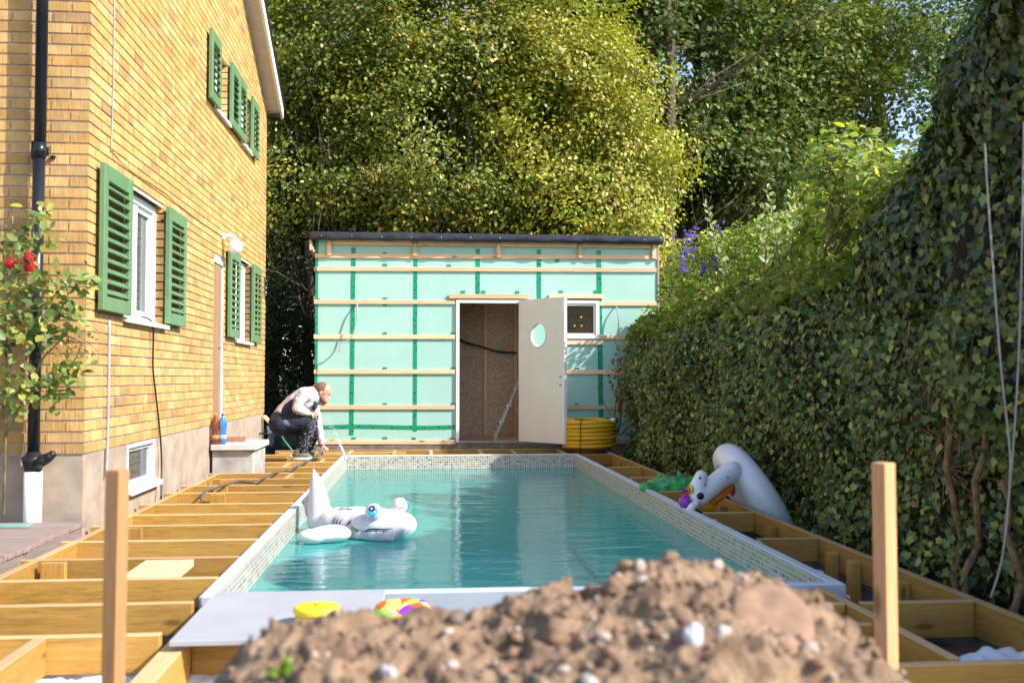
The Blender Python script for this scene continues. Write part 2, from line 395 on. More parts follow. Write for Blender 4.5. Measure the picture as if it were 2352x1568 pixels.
# ================================================================== HOUSE
HX, HY0, HY1, PZ = -2.25, 6.94, 14.66, 0.487
CH = 0.075
def brickcol():
    r = random.random()
    c = (0.58, 0.345, 0.125) if r < 0.62 else (0.61, 0.385, 0.16) if r < 0.84 else (0.54, 0.30, 0.10) if r < 0.96 else (0.42, 0.25, 0.115)
    k = random.uniform(0.86, 1.1); return tuple(x*k for x in c)
W_HOLES = [(7.80, 8.93, 1.457, 2.487), (11.07, 11.61, 0.30, 2.337), (12.35, 13.36, 1.457, 2.487),
           (11.02, 11.70, 3.937, 4.612), (12.62, 13.19, 3.937, 4.612)]
def wall_top(y): return 6.72-0.47*abs(y-10.8)
house = thing('brick_house', 'tall yellow brick house with green louvred shutters and a rendered plinth', 'house', (HX, (HY0+HY1)/2, GZ))
def house_wall():
    mb = MB(); row = 0; z = PZ
    while z < 6.7:
        zb, zt = z+0.0125, z+CH; zm = (zb+zt)/2; odd = row % 2
        # gable side, starts behind the corner brick
        y = HY0+(0.12 if odd else 0.25)+0.011
        holes = [h for h in W_HOLES if h[2]-0.01 < zm < h[3]+0.01]
        while y < HY1:
            L = 0.248 if random.random() < 0.86 else 0.12
            a, b_ = y, min(y+L, HY1); y += L+0.012
            segs = [(a, b_)]
            for h in holes:
                ns = []
                for (p, q) in segs:
                    if q <= h[0] or p >= h[1]: ns.append((p, q))
                    else:
                        if p < h[0]: ns.append((p, h[0]))
                        if q > h[1]: ns.append((h[1], q))
                segs = ns
            for (p, q) in segs:
                if q-p < 0.025 or zm > wall_top((p+q)/2)-0.02: continue
                j = random.uniform(-0.0015, 0.0015)
                mb.box(HX-0.12, HX+j, p, q, zb+random.uniform(-.001, .001), zt, brickcol(), ch=0.0)
        # front side with the corner brick
        if z < 4.7:
            fl, dp = (0.248, 0.12) if odd else (0.12, 0.248)
            mb.box(HX-fl, HX, HY0, HY0+dp, zb, zt, brickcol())
            x = HX-fl-0.012
            while x > -5.2:
                mb.box(x-0.248, x, HY0+random.uniform(-.0015, .0015), HY0+0.05, zb, zt, brickcol()); x -= 0.26
        z += CH; row += 1
    # mortar sheets set back behind the bricks
    ys = sorted({HY0+0.008, HY1-0.004}|{h[0] for h in W_HOLES}|{h[1] for h in W_HOLES}|{10.8}); zs = sorted({PZ}|{max(PZ, h[2]) for h in W_HOLES}|{h[3] for h in W_HOLES}|{4.9})
    mx = HX-0.011
    for i in range(len(ys)-1):
        for k in range(len(zs)-1):
            ym, zm = (ys[i]+ys[i+1])/2, (zs[k]+zs[k+1])/2
            if any(h[0] < ym < h[1] and h[2] < zm < h[3] for h in W_HOLES): continue
            mb.add([(mx, ys[i], zs[k]), (mx, ys[i+1], zs[k]), (mx, ys[i+1], zs[k+1]), (mx, ys[i], zs[k+1])], [(0, 1, 2, 3)], mi=1)
    y0, y1 = ys[0], ys[-1]
    mb.add([(mx, y0, 4.9), (mx, y1, 4.9), (mx, y1, wall_top(y1)), (mx, 10.8, wall_top(10.8)), (mx, y0, wall_top(y0))], [(0, 1, 2, 3, 4)], mi=1)
    mb.add([(-6, HY0+.009, PZ), (mx, HY0+.009, PZ), (mx, HY0+.009, 4.9), (-6, HY0+.009, 4.9)], [(0, 1, 2, 3)], mi=1)
    mb.add([(-6, HY1, PZ), (mx, HY1, PZ), (mx, HY1, 4.9), (-6, HY1, 4.9)], [(0, 3, 2, 1)], mi=1)
    mb.build('wall', [M_BRICK, M_MORTAR], house)
house_wall()
def holed_side(mb, x, y0, y1, z0, z1, holes, depth):
    y = y0
    for a, b_, c, d in holes:
        for (p, q, r, s_) in ((y, a, z0, z1), (a, b_, z0, c)):
            mb.add([(x, p, r), (x, q, r), (x, q, s_), (x, p, s_)], [(0, 1, 2, 3)])
        mb.add([(x, a, c), (x, b_, c), (x-depth, b_, c), (x-depth, a, c)], [(0, 1, 2, 3)])
        for yy in (a, b_): mb.add([(x, yy, c), (x, yy, d), (x-depth, yy, d), (x-depth, yy, c)], [(0, 1, 2, 3)])
        y = b_
    mb.add([(x, y, z0), (x, y1, z0), (x, y1, z1), (x, y, z1)], [(0, 1, 2, 3)])
pm = MB(); PX = HX-0.012
holed_side(pm, PX, HY0+.012, HY1-.01, GZ-.1, PZ-.001, [(7.95, 8.77, 0.115, 0.50), (11.07, 11.61, .295, .50)], 0.12)
pm.add([(PX, HY0+.012, GZ-.1), (-6, HY0+.012, GZ-.1), (-6, HY0+.012, PZ-.001), (PX, HY0+.012, PZ-.001)], [(0, 1, 2, 3)])
pm.add([(PX, HY1-.01, GZ-.1), (-6, HY1-.01, GZ-.1), (-6, HY1-.01, PZ), (PX, HY1-.01, PZ)], [(0, 1, 2, 3)])
pm.build('plinth', M_PLINTH, house)
# dark rooms behind the openings
def window(y0, y1, z0, z1, name='window', depth=0.11, side=None, sill=True, t=0.06, mull=True, fmat=None):
    fx = HX-depth; fr = MB()
    fr.box(fx-.05, fx+.045, y0, y0+t, z0, z1, ch=.004); fr.box(fx-.05, fx+.045, y1-t, y1, z0, z1, ch=.004)
    fr.box(fx-.05, fx+.045, y0+t, y1-t, z1-t, z1, ch=.004); fr.box(fx-.05, fx+.045, y0+t, y1-t, z0, z0+t, ch=.004)
    ym = y0+(y1-y0)*0.5
    if mull: fr.box(fx-.045, fx+.03, ym-.04, ym+.04, z0+t, z1-t, ch=.004)
    for (a, b_) in (((y0+t, ym-.04), (ym+.04, y1-t)) if mull else ((y0+t, y1-t),)):       # sashes
        s_ = .045 if mull else .03; zz0, zz1 = z0+t, z1-t
        fr.box(fx-.03, fx+.015, a+.004, a+s_, zz0, zz1); fr.box(fx-.03, fx+.015, b_-s_, b_-.004, zz0, zz1)
        fr.box(fx-.03, fx+.015, a+s_, b_-s_, zz0, zz0+s_); fr.box(fx-.03, fx+.015, a+s_, b_-s_, zz1-s_, zz1)
    wo = fr.build(name, fmat or M_WHITE, house)
    MB().box(fx-.018, fx-.012, y0+t, y1-t, z0+t, z1-t).build('pane', M_GLASSD, wo)
    MB().box(fx-.5, fx-.42, y0-.3, y1+.3, z0-.2, z1+.2).build('curtain', plain('curtain', (.5, .5, .47), .9), wo)
    if sill:
        sb = MB(); sb.obox(((fx+HX+.05)/2, (y0+y1)/2+.0, z0+.004), Vector(((HX+.05-fx)/2, 0, -.02)), Vector((0, (y1-y0)/2+.05, 0)), Vector((.002, 0, .018)), ch=.004)
        sb.build('sill', M_WHITE, wo)
    return wo
window(*W_HOLES[0]); window(*W_HOLES[2]); window(*W_HOLES[3]); window(*W_HOLES[4])
bwin = window(7.96, 8.76, 0.13, 0.485, 'basement_window', depth=0.05, t=.03, mull=False, fmat=plain('grey_white_paint', (.60, .62, .62), .5))
MB().tube([(HX-.10, 8.2, .40), (HX-.09, 8.4, .30), (HX-.10, 8.55, .33), (HX-.11, 8.62, .20)], .004, 6).build('cord', M_BLACK, bwin)
def shutter(y0, y1, z0, z1):
    xo, xi = -2.185, -2.222; s_ = 0.085 if z1-z0 > .9 else 0.075; mb = MB()
    mb.box(xi, xo, y0, y0+s_, z0, z1, ch=.003); mb.box(xi, xo, y1-s_, y1, z0, z1, ch=.003)
    mb.box(xi+.002, xo-.002, y0+s_, y1-s_, z1-.11, z1-.002); mb.box(xi+.002, xo-.002, y0+s_, y1-s_, z0+.002, z0+.10)
    o = mb.build('shutter', M_GREEN, house)
    n = max(7, int(round((z1-z0-.21)/.073))); hgt = (z1-z0-.21)/n; sl = MB()
    for k in range(n):
        zc = z0+.10+hgt*(k+.5)
        sl.obox(((xi+xo)/2, (y0+y1)/2, zc), Vector((.022, 0, -.021)), Vector((0, (y1-y0)/2-s_-.001, 0)), Vector((.0035, 0, .0038)))
    sl.build('slats', M_GREEN, o)
    for zz in (z0+.12, z1-.12): MB().box(HX-.02, xi, y0+.02, y0+.035, zz-.008, zz+.008).build('hinge', M_BLACK, o)
for (a, b_) in ((7.085, 7.765), (8.88, 9.52), (11.69, 12.32), (13.30, 13.94)): shutter(a, b_, 1.475, 2.50)
for (a, b_) in ((10.56, 11.05), (11.69, 12.15), (12.165, 12.65), (13.115, 13.62)): shutter(a, b_, 3.93, 4.67)
# house door in its recess
dm = MB(); dm.box(HX-.07, HX-.018, 11.08, 11.572, .30, 2.27, ch=.003)
for (a, b_) in ((.45, 1.05), (1.2, 2.05)): dm.box(HX-.062, HX-.054, 11.15, 11.48, a, b_, ch=.004)
hd = dm.build('door', wood('z', (.34, .19, .10), 'brown', .6, .55, False), house)
MB().box(HX-.10, HX-.002, 11.575, 11.606, .30, 2.33, ch=.004).box(HX-.10, HX-.002, 11.075, 11.574, 2.272, 2.33, ch=.004).build('door_frame', M_WHITE, house)
MB().tube([(HX-.065, 11.50, 1.35), (HX+.0, 11.50, 1.35), (HX+.005, 11.42, 1.35)], .009, 8).build('handle', M_ALU, hd)
# lamp beside the door
lm = MB(); lm.lathe((HX+.0, 11.5, 2.6), [(.045, 0), (.045, .03), (.02, .035)], 16, (1, 0, 0)); lm.tube([(HX+.02, 11.5, 2.6), (HX+.09, 11.5, 2.615), (HX+.13, 11.5, 2.60), (HX+.145, 11.5, 2.56)], .026, 12)
lamp = lm.build('wall_lamp', M_WHITE, house, True)
MB().ball((HX+.145, 11.5, 2.485), .082, 24, 16).build('globe', plain('opal_glass', (.85, .85, .86), .25, .01, 4, 0), lamp, True)
# roof
rm = MB()
sl = -.47
def rz(y): return wall_top(y)
for sg in (1, -1):
    y0, y1 = 10.8, 10.8+sg*4.0; z0, z1 = rz(10.8), rz(y1)
    c = Vector((-3.9, (y0+y1)/2, (z0+z1)/2+.17)); d = Vector((0, (y1-y0)/2, (z1-z0)/2)); nn = Vector((0, sg*.47, 1)).normalized()
    rm.obox(c, Vector((1.88, 0, 0)), d, nn*.03)
roof = rm.build('roof', plain('roof_tile', (.05, .05, .055), .7, .2), house)
sf = MB(); bb = MB(); ed = MB()
for sg in (1, -1):
    k = 0; y = 0.0
    while y < 3.95:
        y2 = min(y+.135, 3.95); ya, yb = 10.8+sg*y, 10.8+sg*(y2-.006)
        sf.add([(-2.262, ya, rz(ya)), (-2.07, ya, rz(ya)), (-2.07, yb, rz(yb)), (-2.262, yb, rz(yb)),
                (-2.262, ya, rz(ya)+.02), (-2.07, ya, rz(ya)+.02), (-2.07, yb, rz(yb)+.02), (-2.262, yb, rz(yb)+.02)],
               [(0, 1, 2, 3), (7, 6, 5, 4), (0, 4, 5, 1), (2, 6, 7, 3), (1, 5, 6, 2), (0, 3, 7, 4)]); y = y2
    ya, yb = 10.8, 10.8+sg*4.02
    for (mb2, xa, xb, za, zb) in ((bb, -2.07, -2.035, -.02, .15), (ed, -2.05, -2.012, .15, .19)):
        mb2.add([(x, yy, rz(yy)+dz) for x in (xa, xb) for yy in (ya, yb) for dz in (za, zb)], [(0, 1, 3, 2), (4, 6, 7, 5), (0, 4, 5, 1), (2, 3, 7, 6), (0, 2, 6, 4), (1, 5, 7, 3)])
    sf.box(-5.5, -2.075, min(10.8+sg*3.86, 10.8+sg*4.0), max(10.8+sg*3.86, 10.8+sg*4.0), rz(14.8)-.03, rz(14.8)-.008, mi=1)
sf.build('soffit', [M_SOFFIT, M_BLACK], roof); bb.build('bargeboard', M_WHITE, roof); ed.build('edge_flashing', M_PIPE, roof)
# downpipe on the front wall
dp = MB(); px, py = -2.535, 6.845
dp.tube([(px, py, 6.0), (px, py, 2.56)], .038, 20).tube([(px, py, 2.57), (px-.003, py, 2.47)], .0425, 20).tube([(px-.004, py, 2.48), (px-.008, py, .5)], .038, 20)
pipe = dp.build('downpipe', M_PIPE, house, True)
MB().box(px-.05, px-.04, py-.02, HY0-.0, 2.46, 2.58).box(px-.045, px+.045, py+.03, py+.04, 2.49, 2.55).box(px+.04, px+.07, HY0-.02, HY0-.003, 2.485, 2.503).build('bracket', M_BLACK, pipe)
fn = MB().lathe((px-.008, py, .36), [(.044, 0), (.05, .03), (.066, .09), (.075, .125), (.05, .13), (.042, .16)], 22)
fn.chain([(px+.03, py-.03, .445), (px+.10, py-.06, .48), (px+.135, py-.07, .505)], [.040, .034, .026], 12)
fn.build('funnel', M_BLACK, pipe, True)
MB().tube([(px-.008, py, .39), (px-.008, py, -.2)], .057, 24).build('drain_pipe', plain('white_pipe', (.72, .70, .70), .4, .03, 3, .03), pipe, True)
# wires and conduits fixed on the house
def wire(name, pts, r, mat, parent=None, **kw):
    """smooth cable through points"""
    P_ = [Vector(p) for p in pts]; out = []
    for i in range(len(P_)-1):
        p0, p1, p2, p3 = P_[max(i-1, 0)], P_[i], P_[i+1], P_[min(i+2, len(P_)-1)]
        for k in range(6):
            t = k/6; out.append(0.5*((2*p1)+(-p0+p2)*t+(2*p0-5*p1+4*p2-p3)*t*t+(-p0+3*p1-3*p2+p3)*t**3))
    out.append(P_[-1]); mb = MB().tube(out, r, 8)
    return mb.build(name, mat, parent, True)
XW = HX+.008
wire('conduit', [onx(263, -40, XW), onx(260, 197, XW), onx(255, 350, XW)], .005, M_GREY, house)
wire('conduit', [onx(251, 735, XW), onx(249, 900, XW), onx(247, 1000, XW), onx(244, 1095, XW)], .011, M_GREY, house)
wire('wire', [onx(255, 345, XW), onx(300, 392, XW), onx(378, 443, XW), onx(440, 495, XW), onx(509, 542, XW)], .003, M_TWIG, house)
o = wire('cable', [onx(325, 727, HX-.02), onx(345, 735, HX+.04), onx(352, 760, HX+.03), onx(351, 840, HX+.02), onx(357, 900, HX+.02), onx(367, 990, HX+.015), onx(371, 1060, HX+.02), onx(370, 1146, HX+.05)], .0075, M_BLACK)
tag(o, 'thin black cable hanging from the large white window down the brick wall', 'cable')

# doorstep
st = thing('doorstep', 'weathered concrete doorstep below the brown house door', 'step', (-2.0, 11.4, GZ))
MB().box(-2.235, -1.80, 10.98, 11.82, GZ-.05, .225, ch=.01).build('base', M_CONC, st)
sb = MB()
for k in range(3): sb.box(-2.24, -1.955 if k < 0 else -1.76, 10.93+k*.305, 10.93+k*.305+.30, .226, .288, ch=.006)
sb.build('slab', plain('step_slab', (.60, .55, .50), .85, .12, 10, .4, 120), st)
def bottle(x, y, z, col, capcol, label, name='bottle'):
    b = thing(name, label, 'bottle', (x, y, z), 'bottles on the doorstep')
    m = glass_mat('bottle_plastic', col, .25); 
    MB().lathe((x, y, z), [(.03, 0), (.042, .012), (.044, .05), (.040, .09), (.034, .13), (.040, .165), (.045, .20), (.043, .235), (.03, .275), (.015, .30), (.013, .31)], 20).build('body', m, b, True)
    MB().lathe((x, y, z), [(.016, .305), (.016, .33), (.012, .332)], 14).build('cap', plain('bottle_cap', capcol, .4, .02), b, True)
    MB().lathe((x, y, z), [(.0435, .055), (.0415, .10)], 20).build('paper_band', plain('bottle_band', (.45, .5, .62) if col[2] > col[0] else (.7, .25, .08), .5, .25, 60, 0), b, True)
bottle(-2.128, 11.0, .289, (.03, .22, .55), (.03, .10, .5), 'blue plastic bottle standing on the doorstep beside the brown bottle')
bottle(-2.203, 10.985, .289, (.22, .045, .015), (.75, .25, .03), 'brown plastic bottle with orange cap standing on the doorstep')
o = MB().obox((-2.07, 11.42, .316), Vector((.11, .015, 0)), Vector((-.007, .05, 0)), Vector((0, 0, .027)), (.30, .15, .10), ch=.004).build('loose_brick', attr_mat('old_brick', .85, .6)); tag(o, 'single dark reddish brick lying on the concrete doorstep', 'brick')
# tap and bits past the corner
o = thing('garden_tap', 'small dark water tap on the plinth at the far end of the brick house', 'tap', (HX, 14.3, .22))
MB().tube([(HX-.01, 14.3, .22), (HX+.10, 14.3, .22), (HX+.12, 14.3, .19)], .012, 8).build('spout', M_BLACK, o, True)
MB().box(HX+.05, HX+.07, 14.26, 14.34, .25, .262).build('handle', M_BLACK, o)
o = MB().chain([(-2.02, 15.3, .0), (-1.98, 15.3, .28), (-1.98, 15.32, .45)], [.30, .24, .13]).build('sack', plain('dark_sack', (.012, .035, .035), .4, .3, 9, .8, 12, .03), remesh=.02); tag(o, 'dark green plastic sack slumped in the shade behind the house corner', 'sack')
o = thing('garden_broom', 'garden broom with wooden head and green handle leaning behind the squatting man', 'broom', (-1.95, 14.5, 0))
MB().bar(ony(606, 955, 14.5), ony(640, 990, 14.45), .05, .09, (0, 1, 0), ch=.01).build('head', M_PINE_Y, o)
MB().tube([ony(638, 985, 14.45), ony(652, 1010, 14.3), ony(672, 1036, 14.0)], .012, 8).build('handle', plain('green_handle', (.05, .25, .13), .4), o, True)
o = MB().obox(ony(622, 985, 14.9), Vector((.05, 0, .01)), Vector((0, .03, 0)), Vector((-.01, 0, .055)), ch=.003).build('carton', M_WHITE); tag(o, 'small white carton lying beside the garden broom', 'carton')

# walkway of grey boards in front of the house
wk = thing('board_walk', 'weathered grey board walkway along the front of the brick house', 'walkway', (-3.4, 6.1, GZ))
mb = MB(); y = 5.2
while y < 6.75:
    mb.box(-5.0, -2.19+random.uniform(-.008, .008), y, y+.088, .035, .062, ch=.003); y += .095
gw = wood('x', (.23, .17, .14), 'grey', .6, .9)
mb.build('board', gw, wk); MB().box(-2.24, -2.20, 5.2, 6.74, -.08, .033, ch=.003).build('fascia_board', wood('y', (.22, .17, .145), 'grey', .6, .9), wk)
MB().box(-4.8, -4.7, 5.3, 6.7, GZ-.05, .033).box(-2.5, -2.42, 5.3, 6.7, GZ-.05, .033).build('bearer', wood('y', (.22, .17, .145), 'grey', .6, .9), wk)
o = tag(MB().obox(onz(22, 1207, .07), Vector((.12, 0, 0)), Vector((0, .06, 0)), Vector((0, 0, .005)), (.2, .35, .3)).build('door_mat', attr_mat('green_mat', .9, .8)), 'small faded green mat lying on the grey walkway', 'mat')

# ================================================================== GARDEN SHED
SY = 14.30
shed = thing('garden_shed', 'unfinished garden shed clad in mint green boards with pine battens', 'shed', (.95, 15.3, GZ))
def sx(u, v=800): return ony(u, v, SY).x
def sz(u, v): return ony(u, v, SY).z
SX0, SX1 = -1.50, 3.44
DO = (.50, 1.455, .08, 2.12); WO = (1.93, 2.575, 1.565, 2.125)
def holed_front(mb, y, x0, x1, z0, z1, holes, th=.012, mi=0):
    xs = sorted({x0, x1}|{h[0] for h in holes}|{h[1] for h in holes}); zs = sorted({z0, z1}|{h[2] for h in holes}|{h[3] for h in holes})
    for i in range(len(xs)-1):
        for k in range(len(zs)-1):
            a, b_ = (xs[i]+xs[i+1])/2, (zs[k]+zs[k+1])/2
            if any(h[0] < a < h[1] and h[2] < b_ < h[3] for h in holes): continue
            mb.add([(xs[i], y, zs[k]), (xs[i+1], y, zs[k]), (xs[i+1], y, zs[k+1]), (xs[i], y, zs[k+1])], [(0, 1, 2, 3)], mi=mi)
osb_m, nt, b = new_mat('osb_board'); v = coords(nt, (1, 1, 1))
vo = N(nt, 'ShaderNodeTexVoronoi', i_Scale=30.0, i_Randomness=1.0)
mp2 = coords(nt, (1.0, 1.0, 2.4), (0, .9, 0)); nt.links.new(mp2, vo.inputs['Vector'])
cc = mixc(nt, .5, ramp(nt, vo.outputs['Color'], [(.2, (.38, .24, .14)), (.5, (.60, .42, .27)), (.8, (.78, .60, .42))]), ramp(nt, tnoise(nt, v, 22, 6, .7, 2.0), [(.3, (.40, .25, .15)), (.7, (.76, .58, .40))]))
nt.links.new(cc, b.inputs['Base Color']); b.inputs['Roughness'].default_value = .8; bump(nt, b, tnoise(nt, v, 40, 5), .4, .004)
mb = MB(); holed_front(mb, SY, SX0, SX1, .06, 2.98, [DO, WO])
mb.add([(SX0, SY, .06), (SX0, 16.3, .06), (SX0, 16.3, 2.9), (SX0, SY, 2.98)], [(0, 1, 2, 3)])
for (ya, yb, za, zb) in ((SY, 14.75, .06, 2.9), (15.5, 16.3, .06, 2.9), (14.75, 15.5, .06, 1.2), (14.75, 15.5, 2.3, 2.9)): mb.add([(SX1, ya, za), (SX1, yb, za), (SX1, yb, zb), (SX1, ya, zb)], [(0, 1, 2, 3)])  # end wall out of view, opening added to let sun into the shed
mb.add([(SX0, 16.3, .06), (SX1, 16.3, .06), (SX1, 16.3, 2.9), (SX0, 16.3, 2.9)], [(3, 2, 1, 0)])
mb.build('wall_boarding', M_PANEL, shed)
mb = MB(); holed_front(mb, SY+.10, SX0+.1, SX1-.1, .06, 2.9, [DO, WO])
for x in (SX0+.1,): mb.add([(x, SY+.1, .06), (x, 15.7, .06), (x, 15.7, 2.9), (x, SY+.1, 2.9)], [(0, 1, 2, 3)])
for (ya, yb, za, zb) in ((SY+.1, 14.75, .06, 2.9), (15.5, 15.7, .06, 2.9), (14.75, 15.5, .06, 1.2), (14.75, 15.5, 2.3, 2.9)): mb.add([(SX1-.1, ya, za), (SX1-.1, yb, za), (SX1-.1, yb, zb), (SX1-.1, ya, zb)], [(0, 1, 2, 3)])  # same added opening carried through the lining
mb.add([(SX0+.1, 15.7, .06), (SX1-.1, 15.7, .06), (SX1-.1, 15.7, 2.9), (SX0+.1, 15.7, 2.9)], [(0, 1, 2, 3)])
mb.add([(SX0+.1, SY+.1, 2.9), (SX1-.1, SY+.1, 2.9), (SX1-.1, 15.7, 2.86), (SX0+.1, 15.7, 2.86)], [(0, 1, 2, 3)])
mb.build('inner_lining', osb_m, shed)
MB().box(SX0+.02, SX1-.02, SY+.02, 16.25, .0, .072).build('floor', plain('shed_floor', (.50, .40, .30), .8, .2), shed)
mb = MB().box(SX0+.1, SX1-.1, 15.64, 15.695, .073, .115)
mb.build('bottom_plate', M_PINE_X, shed)
for u in (1115, 1184, 1066-30):
    x = ony(u, 850, 15.6).x; MB().box(x-.022, x+.022, 15.6, 15.698, .116, 2.86).build('stud', M_PINE_Z, shed)
MB().box(SX0-.01, SX1+.01, SY-.02, SY+.10, GZ-.05, .045, ch=.006).build('foundation_sill', plain('sill_timber', (.22, .18, .15), .8, .25), shed)
# tapes
tm, nt, b = new_mat('green_tape'); v = coords(nt, (1, 1, 1)); vo = N(nt, 'ShaderNodeTexVoronoi', i_Scale=20.0); nt.links.new(v, vo.inputs['Vector'])
c = ramp(nt, vo.outputs['Distance'], [(.22, (.0, .06, .03)), (.3, (.0, .27, .12))]); nt.links.new(c, b.inputs['Base Color']); b.inputs['Roughness'].default_value = .35
def tape(x0, x1, z0, z1, tilt=0.0):
    mb = MB(); mb.add([(x0, SY-.004, z0), (x1, SY-.004, z0), (x1+tilt, SY-.004, z1), (x0+tilt, SY-.004, z1)], [(0, 1, 2, 3)])
    mb.add([(x0, SY-.002, z0), (x1, SY-.002, z0), (x1+tilt, SY-.002, z1), (x0+tilt, SY-.002, z1)], [(3, 2, 1, 0)]); mb.build('tape', tm, shed)
tape(sx(803), sx(813), .19, 2.86, .015); tape(sx(949), sx(958), .24, 2.78); tape(sx(1092), sx(1102), 2.17, 2.86); tape(sx(1233), sx(1243), 2.05, 2.86); tape(sx(1375), sx(1386), .08, 2.86, -.03)
tape(SX0+.003, SX0+.04, .07, 2.96)
mb = MB(); xa, xb = sx(800), sx(1045)
for k in range(10):
    t0, t1 = k/10, (k+1)/10; X0, X1 = sx(735)+(xb-sx(735))*t0, sx(735)+(xb-sx(735))*t1; f0 = .01*math.sin(t0*6); f1 = .01*math.sin(t1*6)
    mb.add([(X0, SY-.006, .275+f0), (X1, SY-.006, .275+f1), (X1, SY-.006, .33+f1), (X0, SY-.006, .33+f0)], [(0, 1, 2, 3)])
mb.build('tape', tm, shed)
# battens
def batten(u0, u1, v0, v1, hgt=.062, y0=SY-.026, y1=SY-.0065):
    p, q = ony(u0, v0, y0), ony(u1, v1, y0)
    mb = MB(); ym = (y0+y1)/2; mb.bar((p.x, ym, p.z), (q.x, ym, q.z), y1-y0, hgt, (0, 0, 1), ch=.002)
    return mb.build('batten', M_PINE_X, shed)
batten(723, 1508, 587, 591); batten(727, 1508, 617, 620)
for vl, vm, vr in ((693, 697, 697), (773, 774, 776), (853.5, 853.5, 855), (935, 935, 935), (1015, 1015, 1013)):
    batten(721, 1045, vl, vl+(.5 if vl < 800 else 0)); 
    if vl < 800: batten(1377 if vl < 770 else 1377, 1509, vm, vr)
    else: batten(1270, 1509, vm, vr)
batten(1032, 1216, 680, 680.5, .066, SY-.05, SY-.012); batten(1262, 1386, 679, 680.5, .066, SY-.05, SY-.012); batten(1262, 1387, 786, 786.5)
tabs = MB()
for (u, v) in ((884, 584), (884, 610), (1007+24, 612), (884, 688), (884, 698), (884, 768), (884, 848), (884, 930), (884, 1008), (950, 1009), (812, 1009), (1063, 672), (1110, 672), (1170+18, 673), (1288, 672), (1368, 672), (1325, 849), (1325, 931), (1185, 588), (1367, 590), (1280, 597), (730, 690), (730, 770), (1040, 768), (1040, 848), (1040, 930), (1040, 1010)):
    p = ony(u, v, SY-.005); tabs.box(p.x-.03, p.x+.03, SY-.006, SY-.0045, p.z-.03, p.z+.03)
tabs.build('tape_tab', tm, shed)
us = [757, 953, 1145, 1332, 1501]
for i, u in enumerate(us):
    x = sx(u, 567); MB().box(x-.03, x+.03, SY-.055, SY-.007, 2.74, 2.95, ch=.002).build('cleat', M_PINE_Z, shed)
    if i < 4:
        vv = 556+(u-757)*.0125; batten(u+6, us[i+1]-6, vv, vv+2, .065, SY-.05, SY-.03)
sw = MB()
for u in (884, 1024, 1168, 1310, 1440, 735, 800):
    for z in np.arange(.3, 2.8, .3):
        x = sx(u)+.008*math.sin(z*7+u)
        if not any(h[0]-.03 < x < h[1]+.03 and h[2]-.03 < z < h[3]+.03 for h in (DO, WO)): sw.ball((x, SY-.002, z+.01*math.sin(u+z*3)), (.006, .003, .006), 7, 5)
sw.build('screw', M_GREY, shed)
# roof
mb = MB(); mb.box(SX0-.07, SX1+.06, SY-.14, 16.5, 2.962, 3.05, ch=.008)
roofs = mb.build('roof', M_ROOFM, shed)
g = MB(); n = 70; X = np.linspace(SX0-.075, SX1+.065, n); vs = []; fs = []
for i, x in enumerate(X):
    for k, (yy, zz) in enumerate(((SY-.10, 3.058), (SY-.165, 3.056), (SY-.175, 3.03), (SY-.168+.006*math.sin(x*9), 2.98), (SY-.16+.01*math.sin(x*13+1), 2.938+.003*math.sin(x*17)))): vs.append((x, yy+.004*math.sin(x*21+k), zz))
for i in range(n-1):
    for k in range(4): a = i*5+k; fs.append((a, a+1, a+6, a+5))
g.add(vs, fs); fl = g.build('edge_flashing', M_ROOFM, roofs, True); sm = fl.modifiers.new('thick', 'SOLIDIFY'); sm.thickness = .004
sc_ = MB()
for x in np.arange(SX0+.1, SX1, .42): sc_.ball((x, SY-.172, 2.995), .005, 8, 6)
sc_.build('nail', M_ALU, roofs)
MB().box(SX0-.07, SX0-.045, SY-.13, 16.4, 2.80, 2.955).build('rake_board', M_PINE_Y, shed)
MB().obox((SX0-.04, SY-.07, 2.87), Vector((.03, 0, -.09)), Vector((0, .03, 0)), Vector((.012, 0, .004))).build('rafter_end', M_PINE_Z, shed)
for z in (.13, .48, .84, 1.2, 1.56, 2.1, 2.52):
    MB().box(SX0-.022, SX0-.001, SY+.01, 16.2, z, z+.06).build('batten', M_PINE_Y, shed)
MB().box(SX1+.004, SX1+.03, SY-.02, SY+.05, .05, 2.95).build('corner_board', wood('z', (.45, .33, .25), 'brown2', .7), shed)
# door frame and leaf
mb = MB(); a, b_, c, d = DO
mb.box(a, a+.045, SY-.035, SY+.085, c, d, ch=.003); mb.box(b_-.045, b_, SY-.035, SY+.085, c, d, ch=.003); mb.box(a+.045, b_-.045, SY-.035, SY+.085, d-.045, d, ch=.003)
frame = mb.build('door_frame', M_WHITE, shed)
MB().box(a+.045, b_-.045, SY-.03, SY+.09, .074, .098).build('threshold', plain('oak', (.45, .30, .22), .5, .1), shed)
H = Vector((1.42, 14.27, 0)); E_ = Vector((1.965, 13.575, 0)); dr = (E_-H); LN = dr.length; dr.normalize(); nr = Vector((-dr.y, dr.x, 0))  # nr points back-right
if nr.y > 0: nr = -nr     # towards camera
TH = .05; z0, z1 = .095, 2.115; RC = (LN*.455, 1.605, .165, .185)
def dp3(s_, z, off): p = H+dr*s_+nr*off; return (p.x, p.y, z)
mb = MB(); ns = 36
sq = [(0, z0), (LN, z0), (LN, z1), (0, z1)]
